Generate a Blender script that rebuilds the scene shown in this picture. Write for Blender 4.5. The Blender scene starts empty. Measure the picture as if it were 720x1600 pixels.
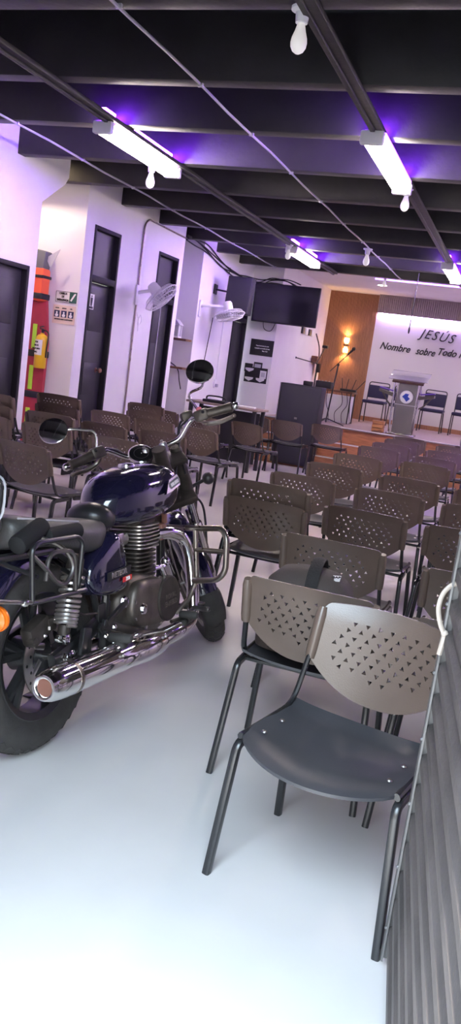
import bpy, bmesh, math, random
from mathutils import Vector, Matrix, geometry
random.seed(7)
V = Vector
PI = math.pi
S = bpy.context.scene
COL = S.collection

# ------------------------------------------------------------------ camera
def cam_setup():
    roll, pitch, yaw = math.radians(7.93), math.radians(10.0), math.radians(18.18)
    f = V((-math.sin(yaw)*math.cos(pitch), math.cos(yaw)*math.cos(pitch), -math.sin(pitch)))
    r0 = V((math.cos(yaw), math.sin(yaw), 0)); u0 = r0.cross(f)
    r = r0*math.cos(roll) + u0*math.sin(roll); u = -r0*math.sin(roll) + u0*math.cos(roll)
    cd = bpy.data.cameras.new('camera'); co = bpy.data.objects.new('camera', cd); COL.objects.link(co)
    m = Matrix((r, u, -f)).transposed().to_4x4(); m.translation = V((0, 0, 1.45)); co.matrix_world = m
    cd.sensor_fit = 'VERTICAL'; cd.sensor_height = 36; cd.lens = 1304.7/1600*36
    cd.clip_start = 0.02; cd.clip_end = 200
    S.camera = co
cam_setup()

# ------------------------------------------------------------------ light and exposure
W = bpy.data.worlds.new('world'); S.world = W; W.use_nodes = True
bg = W.node_tree.nodes['Background']; bg.inputs[1].default_value = 5.6
_n = W.node_tree.nodes; _l = W.node_tree.links
_tc = _n.new('ShaderNodeTexCoord'); _sx = _n.new('ShaderNodeSeparateXYZ'); _cr = _n.new('ShaderNodeValToRGB')
_l.new(_tc.outputs['Generated'], _sx.inputs[0]); _l.new(_sx.outputs['Z'], _cr.inputs[0]); _l.new(_cr.outputs[0], bg.inputs[0])
_cr.color_ramp.elements[0].position = .22; _cr.color_ramp.elements[0].color = (.17, .16, .15, 1)     # street fronts opposite
_cr.color_ramp.elements[1].position = .60; _cr.color_ramp.elements[1].color = (.66, .84, 1.0, 1)    # open sky above them
def light(name, kind, loc, energy, color, rot=None, **kw):
    d = bpy.data.lights.new(name, kind); d.energy = energy; d.color = color
    for k, v in kw.items(): setattr(d, k, v)
    o = bpy.data.objects.new(name, d); COL.objects.link(o); o.location = loc
    if rot: o.rotation_euler = rot
    return o
def aim(o, d): o.rotation_euler = V(d).to_track_quat('-Z', 'Y').to_euler()
sun = light('sun', 'SUN', (0, -4, 6), 4.0, (1.0, 0.93, 0.82), angle=math.radians(4))
aim(sun, (-0.02, 0.315, -1.0))
portal = light('doorway_portal', 'AREA', (-0.42, 0.52, 1.48), 1.0, (1, 1, 1), shape='RECTANGLE', size=1.16, size_y=2.94)
aim(portal, (0, 1, 0)); portal.data.cycles.is_portal = True
S.view_settings.view_transform = 'Standard'; S.view_settings.look = 'None'
S.view_settings.gamma = 1; S.view_settings.use_curve_mapping = False
S.view_settings.exposure = 1.9
TUBE_EMIT, PURPLE_EMIT = 27.0, 5.0
S.cycles.max_bounces = 8; S.cycles.diffuse_bounces = 4; S.cycles.sample_clamp_indirect = 4.0
S.cycles.use_denoising = True

# ------------------------------------------------------------------ materials
MATS = {}
def mat(name, color, rough=0.5, metal=0.0, spec=0.5, var=0.0, vscale=8.0, bump=0.0, bscale=60.0, emit=None, estr=0.0, coat=0.0, alpha=1.0, transm=0.0, rvar=0.0, stretch=None):
    m = bpy.data.materials.new(name); m.use_nodes = True
    nt = m.node_tree; p = nt.nodes['Principled BSDF']
    p.inputs['Base Color'].default_value = (*color, 1); p.inputs['Roughness'].default_value = rough
    p.inputs['Metallic'].default_value = metal; p.inputs['Specular IOR Level'].default_value = spec
    p.inputs['Coat Weight'].default_value = coat; p.inputs['Coat Roughness'].default_value = 0.04
    p.inputs['Alpha'].default_value = alpha; p.inputs['Transmission Weight'].default_value = transm
    if emit: p.inputs['Emission Color'].default_value = (*emit, 1); p.inputs['Emission Strength'].default_value = estr
    tc = nt.nodes.new('ShaderNodeTexCoord'); src = tc.outputs['Object']
    if stretch:
        mp = nt.nodes.new('ShaderNodeMapping'); mp.inputs['Scale'].default_value = stretch
        nt.links.new(src, mp.inputs[0]); src = mp.outputs[0]
    if var or rvar:
        n = nt.nodes.new('ShaderNodeTexNoise'); n.inputs['Scale'].default_value = vscale; n.inputs['Detail'].default_value = 5
        nt.links.new(src, n.inputs['Vector'])
        if var:
            rp = nt.nodes.new('ShaderNodeValToRGB'); nt.links.new(n.outputs['Fac'], rp.inputs[0])
            rp.color_ramp.elements[0].position = 0.3; rp.color_ramp.elements[1].position = 0.7
            rp.color_ramp.elements[0].color = (*[c*(1-var) for c in color], 1)
            rp.color_ramp.elements[1].color = (*[min(1, c*(1+var)) for c in color], 1)
            nt.links.new(rp.outputs[0], p.inputs['Base Color'])
        if rvar:
            mr = nt.nodes.new('ShaderNodeMapRange'); nt.links.new(n.outputs['Fac'], mr.inputs[0])
            mr.inputs[1].default_value = .3; mr.inputs[2].default_value = .7
            mr.inputs[3].default_value = max(0, rough-rvar); mr.inputs[4].default_value = min(1, rough+rvar)
            nt.links.new(mr.outputs[0], p.inputs['Roughness'])
    if bump:
        n2 = nt.nodes.new('ShaderNodeTexNoise'); n2.inputs['Scale'].default_value = bscale; n2.inputs['Detail'].default_value = 4
        nt.links.new(src, n2.inputs['Vector'])
        b = nt.nodes.new('ShaderNodeBump'); b.inputs['Strength'].default_value = bump; b.inputs['Distance'].default_value = 0.01
        nt.links.new(n2.outputs['Fac'], b.inputs['Height']); nt.links.new(b.outputs[0], p.inputs['Normal'])
    MATS[name] = m
    return m
mat('wall_paint', (.80, .785, .79), .75, var=.03, vscale=2, bump=.05, bscale=30)
mat('ceiling_paint', (.018, .016, .019), .55, var=.25, vscale=5, bump=.25, bscale=25)
mat('floor_epoxy', (.65, .625, .61), .32, var=.05, vscale=2.3, bump=.05, bscale=9, rvar=.03)
mat('door_black', (.022, .021, .027), .5, var=.15, vscale=6)
mat('door_frame', (.016, .015, .019), .6, spec=.2)
mat('white_plastic', (.82, .82, .84), .35)
mat('grey_plastic', (.50, .50, .53), .4)
mat('dark_wood', (.16, .075, .04), .5, var=.3, vscale=14, stretch=(1, 8, 1))
mat('chair_plastic', (.135, .097, .077), .27, spec=.65, var=.12, vscale=5, bump=.08, bscale=250)
mat('chair_seat', (.050, .050, .057), .38, var=.12, vscale=6, bump=.06, bscale=250)
mat('chair_metal', (.018, .018, .02), .25, spec=.6)
mat('chrome', (.80, .79, .78), .09, metal=1, rvar=.04, vscale=20)
mat('worn_chrome', (.33, .285, .25), .36, metal=1, var=.15, vscale=25, rvar=.12)
mat('steel', (.46, .44, .42), .34, metal=1, var=.15, vscale=20)
mat('dark_steel', (.11, .10, .095), .38, metal=.8, var=.2, vscale=20)
mat('engine_grey', (.115, .095, .082), .42, metal=.55, var=.25, vscale=18, bump=.08, bscale=60)
mat('engine_dark', (.05, .041, .036), .5, metal=.4, var=.3, vscale=18)
mat('fin_edge', (.62, .58, .55), .32, metal=.9)
mat('rubber', (.036, .033, .031), .72, var=.25, vscale=12, bump=.15, bscale=90)
mat('foam', (.016, .016, .017), .7, spec=.2, bump=.1, bscale=300)
mat('leather', (.060, .057, .056), .42, var=.15, vscale=10, bump=.12, bscale=160)
mat('leather_dark', (.024, .023, .025), .3, bump=.06, bscale=120)
mat('blue_paint', (.010, .009, .030), .12, spec=.6, coat=1.0)
mat('frame_black', (.014, .014, .015), .3, spec=.6)
mat('mirror_glass', (.16, .145, .135), .06, metal=1)
mat('orange_lens', (.75, .16, .012), .2)
mat('red_plastic', (.65, .03, .03), .35)
mat('pink_plastic', (.75, .2, .22), .4)
mat('white_paint', (.86, .86, .86), .5)
mat('black_paint', (.01, .01, .011), .5)
mat('yellow_paint', (.80, .50, .015), .32, coat=.4)
mat('sign_white', (.80, .80, .76), .5)
mat('sign_pale', (.78, .64, .52), .5)
mat('sign_green', (.02, .10, .07), .5)
mat('sign_blue', (.03, .035, .10), .5)
mat('rescue_red', (.42, .035, .065), .5, var=.15, vscale=5)
mat('rescue_orange', (.90, .13, .05), .55)
mat('reflect_green', (.48, .85, .06), .45)
mat('strap_black', (.02, .02, .026), .75)
mat('strap_grey', (.16, .17, .17), .8)
mat('tv_black', (.012, .011, .018), .16, spec=.5)
mat('tv_case', (.012, .012, .014), .45)
mat('speaker_black', (.016, .015, .022), .6, bump=.2, bscale=200)
mat('speaker_grille', (.020, .018, .032), .55, bump=.4, bscale=260)
mat('plaque_black', (.012, .012, .013), .35)
mat('paper', (.75, .75, .75), .6)
mat('cable_black', (.012, .012, .014), .5)
mat('cable_silver', (.55, .55, .60), .35, metal=.6)
mat('stage_wood', (.40, .17, .075), .42, var=.28, vscale=7, stretch=(1, 9, 9))
mat('stage_top', (.30, .22, .20), .45, var=.12, vscale=6, stretch=(1, 7, 1))
mat('panel_wood', (.38, .19, .105), .5, var=.22, vscale=6, stretch=(8, 8, .7))
mat('panel_grey', (.42, .36, .35), .55, var=.1, vscale=6)
mat('banner', (.70, .68, .70), .6)
mat('letter_black', (.02, .02, .022), .35)
mat('letter_shiny', (.30, .29, .29), .2, metal=.9)
mat('chair_blue', (.018, .016, .055), .75, bump=.2, bscale=200)
mat('lectern_steel', (.40, .38, .36), .22, metal=1, var=.12, vscale=4)
mat('acrylic', (.75, .78, .85), .08, alpha=.35)
mat('lectern_wood', (.085, .045, .035), .4)
mat('emblem_blue', (.02, .05, .35), .3)
mat('purple_lit_colour', (.14, .06, .45), .5)  # purple light on the lectern trays put into the colour
mat('crate_wood', (.50, .23, .09), .5, var=.3, vscale=10, stretch=(1, 9, 9))
mat('bag_fabric', (.085, .064, .057), .72, bump=.3, bscale=220)
mat('bag_strap', (.028, .025, .025), .8, bump=.4, bscale=150)
mat('leaf_grey', (.075, .064, .062), .62, var=.28, vscale=7, bump=.3, bscale=60, stretch=(2, .4, 2))
mat('leaf_edge', (.17, .165, .165), .45, metal=.4, var=.2, vscale=12)
mat('hook_white', (.42, .36, .31), .4, var=.18, vscale=18)
mat('grey_cloth', (.26, .24, .28), .9, bump=.3, bscale=90)
mat('tube_glow', (1, 1, 1), .5, emit=(1.0, .86, .76), estr=TUBE_EMIT)
mat('purple_glow', (.3, .1, .9), .5, emit=(.27, .05, 1.0), estr=PURPLE_EMIT)
mat('purple_up', (.3, .1, .9), .5, emit=(.22, .03, 1.0), estr=42)
mat('cove_glow', (1, 1, 1), .5, emit=(.66, .46, 1.0), estr=26)
mat('cove_purple', (.5, .2, 1), .5, emit=(.36, .12, 1.0), estr=4)
mat('downlight_glow', (1, 1, 1), .5, emit=(1, .95, .88), estr=14)
mat('sconce_glow', (1, .8, .5), .5, emit=(1, .62, .22), estr=6)
mat('bulb_white', (.78, .76, .74), .3, emit=(1, .95, .9), estr=.10)
mat('concrete', (.16, .15, .14), .85, var=.15, vscale=2)
mat('brown_plastic', (.20, .085, .06), .5)

# ------------------------------------------------------------------ mesh builder
def catmull(pts, sub=6, closed=False):
    pts = [V(p) for p in pts]; n = len(pts)
    if n < 3 or sub < 2: return pts
    out = []
    rng = range(n) if closed else range(n-1)
    for i in rng:
        if closed: p0, p1, p2, p3 = pts[(i-1) % n], pts[i], pts[(i+1) % n], pts[(i+2) % n]
        else: p0, p1, p2, p3 = pts[max(i-1, 0)], pts[i], pts[i+1], pts[min(i+2, n-1)]
        for k in range(sub):
            t = k/sub
            out.append(.5*((2*p1)+(p2-p0)*t+(2*p0-5*p1+4*p2-p3)*t*t+(3*p1-p0-3*p2+p3)*t**3))
    if not closed: out.append(pts[-1])
    return out
def fillet(pts, r=.03, sub=4, closed=False):
    """polyline with rounded corners"""
    pts = [V(p) for p in pts]; n = len(pts); out = []
    for i, p in enumerate(pts):
        if not closed and (i == 0 or i == n-1): out.append(p); continue
        a = pts[(i-1) % n]-p; b = pts[(i+1) % n]-p
        d = min(r, a.length*.48, b.length*.48)
        A = p+a.normalized()*d; B = p+b.normalized()*d
        for k in range(sub+1):
            t = k/sub; out.append(A*(1-t)**2+p*2*t*(1-t)+B*t*t)
    return out
class MB:
    def __init__(s, xf=None): s.v = []; s.f = []; s.xf = xf
    def add(s, vs, fs):
        o = len(s.v); s.v += [V(p) for p in vs]; s.f += [tuple(i+o for i in f) for f in fs]; return s
    def box(s, c, d, rot=None, b=0.0):
        c = V(c); hx, hy, hz = d[0]/2, d[1]/2, d[2]/2
        if b <= 0:
            vs = [V((x, y, z)) for x in (-hx, hx) for y in (-hy, hy) for z in (-hz, hz)]
            fs = [(0, 1, 3, 2), (4, 6, 7, 5), (0, 4, 5, 1), (2, 3, 7, 6), (0, 2, 6, 4), (1, 5, 7, 3)]
        else:
            b = min(b, hx*.9, hy*.9, hz*.9)
            bm = bmesh.new(); bmesh.ops.create_cube(bm, size=1)
            for q in bm.verts: q.co = V((q.co.x*d[0], q.co.y*d[1], q.co.z*d[2]))
            bmesh.ops.bevel(bm, geom=bm.edges[:], offset=b, segments=2, profile=.5, affect='EDGES')
            bm.verts.index_update(); vs = [q.co.copy() for q in bm.verts]; fs = [tuple(w.index for w in f.verts) for f in bm.faces]; bm.free()
        if rot is not None:
            R = rot if isinstance(rot, Matrix) else Matrix.Rotation(rot, 3, 'Z')
            vs = [R @ p for p in vs]
        return s.add([p+c for p in vs], fs)
    def tube(s, pts, r, n=8, closed=False, rb=None, ref=None, cap=True, sq=1.0, taper=None):
        pts = [V(p) for p in pts]; m = len(pts)
        if m < 2: return s
        T = []
        for i in range(m):
            if closed: t = pts[(i+1) % m]-pts[i-1]
            else: t = pts[min(i+1, m-1)]-pts[max(i-1, 0)]
            T.append(t.normalized() if t.length > 1e-9 else V((0, 0, 1)))
        ref = V(ref) if ref is not None else (V((0, 0, 1)) if abs(T[0].z) < .9 else V((1, 0, 0)))
        N = (ref-T[0]*ref.dot(T[0])).normalized(); vs = []; fs = []
        for i in range(m):
            if i:
                N = N-T[i]*N.dot(T[i])
                N = N.normalized() if N.length > 1e-6 else T[i].orthogonal().normalized()
            B = T[i].cross(N); ra = r[i] if isinstance(r, (list, tuple)) else r
            r2 = ra if rb is None else rb
            for k in range(n):
                a = 2*PI*k/n+PI/n; ca, sa = math.cos(a), math.sin(a)
                if sq != 1.0: ca = math.copysign(abs(ca)**sq, ca); sa = math.copysign(abs(sa)**sq, sa)
                vs.append(pts[i]+N*(ca*ra)+B*(sa*r2))
        for i in range(m if closed else m-1):
            j = (i+1) % m
            for k in range(n):
                l = (k+1) % n; fs.append((i*n+k, i*n+l, j*n+l, j*n+k))
        if cap and not closed: fs.append(tuple(range(n-1, -1, -1))); fs.append(tuple((m-1)*n+k for k in range(n)))
        return s.add(vs, fs)
    def cyl(s, a, b, r, r2=None, n=20):
        return s.tube([a, b], [r, r if r2 is None else r2], n)
    def lathe(s, prof, o=(0, 0, 0), ax=(0, 0, 1), n=24, closed=False, cap=True):
        """prof: list of (radius, height along ax)"""
        ax = V(ax).normalized(); X = ax.orthogonal().normalized(); Y = ax.cross(X); o = V(o); vs = []; fs = []; m = len(prof)
        for (r, h) in prof:
            for k in range(n):
                a = 2*PI*k/n; vs.append(o+ax*h+(X*math.cos(a)+Y*math.sin(a))*max(r, 1e-4))
        for i in range(m if closed else m-1):
            j = (i+1) % m
            for k in range(n):
                l = (k+1) % n; fs.append((i*n+k, i*n+l, j*n+l, j*n+k))
        if cap and not closed and prof[0] != prof[-1]:
            if prof[0][0] > 1e-3: fs.append(tuple(range(n-1, -1, -1)))
            if prof[-1][0] > 1e-3: fs.append(tuple((m-1)*n+k for k in range(n)))
        return s.add(vs, fs)
    def ell(s, c, r, n=20, m=12, rot=None):
        vs = []; fs = []; c = V(c)
        for i in range(m+1):
            th = PI*i/m
            for k in range(n):
                a = 2*PI*k/n; p = V((r[0]*math.sin(th)*math.cos(a), r[1]*math.sin(th)*math.sin(a), r[2]*math.cos(th)))
                if rot is not None: p = rot @ p
                vs.append(c+p)
        for i in range(m):
            for k in range(n):
                l = (k+1) % n; fs.append((i*n+k, (i+1)*n+k, (i+1)*n+l, i*n+l))
        return s.add(vs, fs)
    def loft(s, rings, cap=True, closed=False):
        n = len(rings[0]); m = len(rings); vs = [p for r in rings for p in r]; fs = []
        for i in range(m if closed else m-1):
            j = (i+1) % m
            for k in range(n):
                l = (k+1) % n; fs.append((i*n+k, i*n+l, j*n+l, j*n+k))
        if cap and not closed: fs.append(tuple(range(n-1, -1, -1))); fs.append(tuple((m-1)*n+k for k in range(n)))
        return s.add(vs, fs)
    def prism(s, poly, o, X, Y, h):
        """polygon (u,v) in plane o,X,Y extruded h along X x Y (centred)"""
        o, X, Y = V(o), V(X).normalized(), V(Y).normalized(); N = X.cross(Y); n = len(poly)
        vs = [o+X*u+Y*v-N*(h/2) for u, v in poly]+[o+X*u+Y*v+N*(h/2) for u, v in poly]
        fs = [tuple(range(n-1, -1, -1)), tuple(range(n, 2*n))]+[(k, (k+1) % n, n+(k+1) % n, n+k) for k in range(n)]
        return s.add(vs, fs)
    def ring(s, c, ax, R, r, n=32, k=8, a0=0, a1=2*PI):
        ax = V(ax).normalized(); X = ax.orthogonal().normalized(); Y = ax.cross(X); c = V(c)
        full = abs(a1-a0) > 2*PI-1e-3
        pts = [c+X*R*math.cos(a0+(a1-a0)*i/n)+Y*R*math.sin(a0+(a1-a0)*i/n) for i in range(n if full else n+1)]
        return s.tube(pts, r, k, closed=full, ref=ax)
    def build(s, name, m, parent=None, sharp=35, smooth=True):
        me = bpy.data.meshes.new(name)
        vs = [s.xf @ p for p in s.v] if s.xf is not None else s.v
        me.from_pydata([tuple(p) for p in vs], [], s.f); me.validate()
        bm = bmesh.new(); bm.from_mesh(me); bmesh.ops.recalc_face_normals(bm, faces=bm.faces[:]); bm.to_mesh(me); bm.free()
        if smooth:
            me.shade_smooth(); me.set_sharp_from_angle(angle=math.radians(sharp))
        me.materials.append(MATS[m] if isinstance(m, str) else m)
        o = bpy.data.objects.new(name, me); COL.objects.link(o)
        if parent: o.parent = parent
        return o
def tag(o, label=None, cat=None, group=None, kind=None):
    if label: o['label'] = label
    if cat: o['category'] = cat
    if group: o['group'] = group
    if kind: o['kind'] = kind
    return o
def empty(name, loc=(0, 0, 0), rz=0.0, label=None, cat=None, group=None):
    o = bpy.data.objects.new(name, None); o.empty_display_size = .1; COL.objects.link(o)
    o.location = loc; o.rotation_euler = (0, 0, rz); return tag(o, label, cat, group)
def copy_tree(o, parent=None):
    c = o.copy(); COL.objects.link(c)
    if parent: c.parent = parent
    for ch in list(o.children): copy_tree(ch, c)
    return c
def struct(mb, name, m, **k):
    o = mb.build(name, m, **k); o['kind'] = 'structure'; return o
def text(name, body, size, o, X, Y, m, parent=None, shear=0.0, ext=.002, align='CENTER', sx=1.0, bold=0.0, space=1.0):
    cu = bpy.data.curves.new(name, 'FONT'); cu.body = body; cu.size = size; cu.shear = shear; cu.extrude = ext
    cu.align_x = align; cu.align_y = 'CENTER'; cu.offset = bold; cu.resolution_u = 3; cu.space_character = space
    t = bpy.data.objects.new(name+'_tmp', cu); COL.objects.link(t)
    bpy.context.view_layer.update()
    me = bpy.data.meshes.new_from_object(t.evaluated_get(bpy.context.evaluated_depsgraph_get()))
    bpy.data.objects.remove(t); bpy.data.curves.remove(cu)
    X = V(X).normalized(); Y = V(Y).normalized(); N = X.cross(Y)
    M = Matrix((X*sx, Y, N)).transposed().to_4x4(); M.translation = V(o)
    me.transform(M); me.materials.clear(); me.materials.append(MATS[m]); me.name = name
    ob = bpy.data.objects.new(name, me); COL.objects.link(ob)
    if parent: ob.parent = parent
    return ob
#==PARTS==

# ================================================================== ROOM
XW, XR, YF, YS, ZB, ZS = -4.64, 2.4, 0.6, 17.2, 3.016, 3.40
struct(MB().box((-1.3, 8.6, -.05), (8.8, 18.4, .1)), 'floor', 'floor_epoxy')
struct(MB().box((-2, -9, -.07), (34, 17.6, .1)), 'ground_outside', 'concrete')
struct(MB().box((-1.4, 6.7, ZS+.05), (8.6, 12.6, .1)), 'ceiling', 'ceiling_paint')
BEAMS = [1.72, 2.72, 3.71, 4.74, 5.69, 6.71, 7.72, 8.74, 9.76, 10.78, 11.80, 12.82]
for i, y in enumerate(BEAMS):
    struct(MB().box((-1.4, y+.06, (ZB+ZS)/2), (8.6, .12, ZS-ZB), b=.008), 'beam_%d' % (i+1), 'ceiling_paint')
struct(MB().box((-1.4, 15.1, 3.25), (8.6, 4.4, .1)), 'ceiling_stage', 'wall_paint')
struct(MB().box((XR+.06, 8.9, 1.7), (.12, 17, 3.5)), 'wall_right', 'wall_paint')
struct(MB().box((-.9, YS+.06, 1.7), (6.8, .12, 3.5)), 'wall_stage', 'wall_paint')
# front wall around the wide open doorway
m = MB(); m.box((-2.85, YF-.06, 1.7), (3.70, .12, 3.5)); m.box((1.32, YF-.06, 1.7), (2.3, .12, 3.5)); m.box((-.42, YF-.06, 3.22), (1.3, .12, .54))
struct(m, 'wall_front', 'wall_paint')
# left wall, first stretch (with a door), its top corner cut by a sloping bracket
def ywall(m, y0, y1, z0, z1, x=XW, t=.12): m.box((x-t/2, (y0+y1)/2, (z0+z1)/2), (t, y1-y0, z1-z0))
D1 = (6.22, 7.05, 2.09)
m = MB(); ywall(m, YF-.12, D1[0], 0, ZS); ywall(m, D1[0], D1[1], D1[2], ZS); ywall(m, D1[1], 7.165, 0, ZS)
m.prism([(7.165, 2.70), (7.54, 2.945), (7.60, 3.02), (7.60, ZS), (7.165, ZS)], (XW-.06, 0, 0), (0, 1, 0), (0, 0, 1), .12)
struct(m, 'wall_left', 'wall_paint')
# recess with the rescue board
m = MB(); m.box((-5.18, 8.08, 1.7), (.84, .12, 3.4)); m.box((-5.66, 7.55, 1.7), (.12, 1.2, 3.4)); m.box((-5.15, 7.0, 1.7), (.9, .12, 3.4)); m.box((-5.15, 7.6, ZS+.05), (1.1, 1.2, .1))
struct(m, 'wall_recess', 'wall_paint')
D2 = (8.21, 8.815, 2.70); D3 = (9.865, 10.49, 2.70)
m = MB(); ywall(m, 8.02, D2[0], 0, ZS); ywall(m, D2[0], D2[1], D2[2], ZS); ywall(m, D2[1], D3[0], 0, ZS)
ywall(m, D3[0], D3[1], D3[2], ZS); ywall(m, D3[1], 10.63, 0, ZS)
struct(m, 'wall_left_middle', 'wall_paint')
m = MB(); m.box((-5.16, 11.39, 1.7), (.80, .12, 3.4)); m.box((-5.56, 10.98, 1.7), (.12, .9, 3.4)); m.box((-5.1, 10.60, 1.7), (.9, .06, 3.4)); m.box((-5.1, 10.98, ZS+.05), (1.0, .8, .1))
struct(m, 'wall_shelf_recess', 'wall_paint')
D4 = (12.89, 13.58, 2.70)
m = MB(); ywall(m, 11.33, D4[0], 0, ZS); ywall(m, D4[0], 13.62, D4[2], ZS)
struct(m, 'wall_left_far', 'wall_paint')
struct(MB().box((-4.40, 13.68, 1.7), (.56, .12, 3.4)), 'wall_plaques', 'wall_paint')
struct(MB().box((-4.21, 15.45, 1.7), (.12, 3.6, 3.4)), 'wall_stage_side', 'wall_paint')
# doors: frame, leaf with rails, dark transom above
def door(n, y0, y1, ztop, zleaf, knob=None, crack=False):
    r = empty('door_%d' % n, (XW-.05, (y0+y1)/2, 0)); r['kind'] = 'structure'
    w = y1-y0; m = MB()
    for s in (-1, 1): m.box((.01, s*(w/2-.02), ztop/2), (.10, .04, ztop), b=.004)
    m.box((.01, 0, ztop-.02), (.10, w-.08, .04), b=.004)
    if zleaf < ztop-.1: m.box((.01, 0, zleaf+.03), (.10, w-.08, .07), b=.004)
    m.build('door_frame', 'door_frame', r)
    m = MB(); m.box((-.02, 0, zleaf/2), (.035, w-.08, zleaf-.02), b=.003)
    for z in (.30, zleaf*.5, zleaf-.32): m.box((-.001, 0, z), (.008, w-.3, .42 if z != zleaf*.5 else .36), b=.003)
    m.build('door_leaf', 'door_black', r)
    if zleaf < ztop-.1: MB().box((-.02, 0, (zleaf+ztop)/2+.01), (.02, w-.08, ztop-zleaf-.08)).build('transom_panel', 'door_black', r)
    if crack: MB().box((.004, .02, zleaf/2), (.012, .018, zleaf-.06)).build('edge_strip', 'cable_silver', r)
    if knob is not None:
        k = MB(); k.lathe([(.028, 0), (.03, .006), (.012, .012), (.011, .035), (.026, .045), (.03, .06), (.022, .072), (.001, .075)], (0, knob, 1.165-.0), (1, 0, 0), 16)
        k.build('door_handle', 'brown_plastic', r)
    return r
door(1, D1[0], D1[1], D1[2], 2.06)
d2 = door(2, D2[0], D2[1], D2[2], 2.12, knob=.13)
door(3, D3[0], D3[1], D3[2], 2.10, crack=True)
door(4, D4[0], 13.58, D4[2], 2.14)
m = MB()
for a, b in ((0.7, D1[0]), (D1[1], 7.165)): m.box((XW+.008, (a+b)/2, .05), (.016, b-a, .10))
for a, b in ((8.02, D2[0]), (D2[1], D3[0]), (D3[1], 10.63), (11.33, D4[0])): m.box((XW+.008, (a+b)/2, .05), (.016, b-a, .10))
struct(m, 'baseboard_left', 'door_frame')

# ------------------------------------------------------------------ stage
struct(MB().box((-.85, 15.27, .33), (6.5, 3.85, .66-.0)), 'stage_platform', 'stage_wood')
m = MB()
m.box((-.85, 15.26, .672), (6.5, 3.9, .024), b=.006)
struct(m, 'stage_floor', 'stage_top')
m = MB(); m.box((-.85, 13.18, .22), (6.5, .32, .44)); m.box((-.85, 12.87, .11), (6.5, .30, .22)); struct(m, 'stage_steps', 'stage_wood')
m = MB(); m.box((-.85, 13.03, .447), (6.5, .03, .016)); m.box((-.85, 13.315, .686), (6.5, .05, .012)); m.box((-.85, 12.73, .227), (6.5, .03, .016)); struct(m, 'trim_1', 'paper')
# fluted timber cladding left of the banner
m = MB(); m.box((-3.645, 17.185, 1.94), (1.02, .03, 2.52)); x = -4.14
while x < -3.15:
    m.box((x+.008, 17.16, 1.94), (.017, .03, 2.52)); x += .0305
struct(m, 'wall_panel_timber', 'panel_wood')
m = MB(); m.box((-.37, 17.14, 3.02), (5.53, .08, .36)); x = -3.13
while x < 2.3:
    m.box((x+.012, 17.085, 3.02), (.024, .04, .36)); x += .04
struct(m, 'wall_panel_fluted', 'panel_grey')
struct(MB().box((-3.3, 17.13, 3.195), (1.9, .06, .02)), 'trim_2', 'paper')
struct(MB().box((-.39, 17.175, 1.78), (5.52, .04, 2.07)), 'wall_banner', 'banner')
struct(MB().box((-.39, 17.14, .72), (5.52, .03, .10)), 'baseboard_stage', 'panel_wood')
tag(MB().box((-.36, 17.115, 2.832), (5.5, .03, .012)).build('led_strip', 'cove_glow'), 'white LED strip glowing along the top of the lettered stage wall', 'light strip')
tag(MB().box((-.25, 14.6, 3.19), (5.1, .03, .02)).build('led_strip', 'cove_purple'), 'purple LED strip along the pale ceiling over the stage', 'light strip')
# lettering
L1 = text('wall_lettering', 'JESÚS', .255, (-1.90, 17.146, 2.515), (1, 0, -.075), (.075, 0, 1), 'letter_black', shear=.35, ext=.008, sx=.92, space=1.22)
tag(L1, 'large black italic JESÚS lettering on the lit stage wall', 'lettering')
for (w, x, z, mm, sx) in (('Nombre', -2.68, 2.205, 'letter_black', .86), ('sobre', -2.07, 2.19, 'letter_black', .80), ('Todo', -1.66, 2.225, 'letter_black', .84), ('Nombre', -1.12, 2.215, 'letter_black', .86)):
    t = text('wall_lettering', w, .195, (x, 17.146, z), (1, 0, -.02), (.02, 0, 1), mm, shear=.35, ext=.008, sx=sx*1.04, bold=.003)
    tag(t, {-2.68: 'black italic word Nombre, first of the lower line left on stage wall', -2.07: 'black italic word sobre in the lower line behind the lectern', -1.66: 'black italic word Todo in the lower line under JESÚS', -1.12: 'second Nombre word, cut off at the right edge of the photo'}[x], 'lettering', 'words of the lower wall line')
# downlight in the stage ceiling
r = empty('ceiling_downlight', (-2.83, 15.5, 3.2), 0, 'round white recessed downlight in pale ceiling over the stage', 'ceiling light')
MB().lathe([(.055, -.004), (.095, -.012), (.10, 0)], n=28).build('trim_ring', 'white_paint', r)
MB().lathe([(.001, -.008), (.075, -.0085)], n=28).build('diffuser', 'downlight_glow', r)
for dx, dl in ((-2.83, None), (.35, 'added unseen downlight brightening the middle of the stage'), (1.7, 'added unseen downlight brightening the right of the stage')):
    if dl:
        q = copy_tree(r); q.location.x = dx; tag(q, dl)  # copies added out of view to brighten the stage wall
    l = light('downlight_beam', 'SPOT', (dx, 15.5, 3.18), 36 if dl else 22, (1, .9, .8), spot_size=2.5, spot_blend=.6, shadow_soft_size=.08); aim(l, (0, .15, -1))
# wall sconce
r = empty('wall_sconce', (-3.66, 17.12, 2.13), 0, 'small up-and-down wall lamp glowing amber on the fluted timber wall', 'wall lamp')
MB().box((0, 0, 0), (.10, .05, .05), b=.01).box((0, .02, 0), (.06, .04, .16), b=.008).build('body', 'dark_wood', r)
for z in (.09, -.09):
    MB().lathe([(.03, -.055 if z > 0 else .055), (.048, -.02), (.05, .02), (.046, .055 if z > 0 else -.055), (.001, .056 if z > 0 else -.056)], (0, -.005, z), n=20).build('glass_shade', 'sconce_glow', r)
for s in (1, -1):
    l = light('sconce_light', 'SPOT', (-3.66, 17.06, 2.13+s*.16), 5, (1, .55, .2), spot_size=2.2, spot_blend=.6, shadow_soft_size=.03)
    aim(l, (0, .25, s)); 

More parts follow.
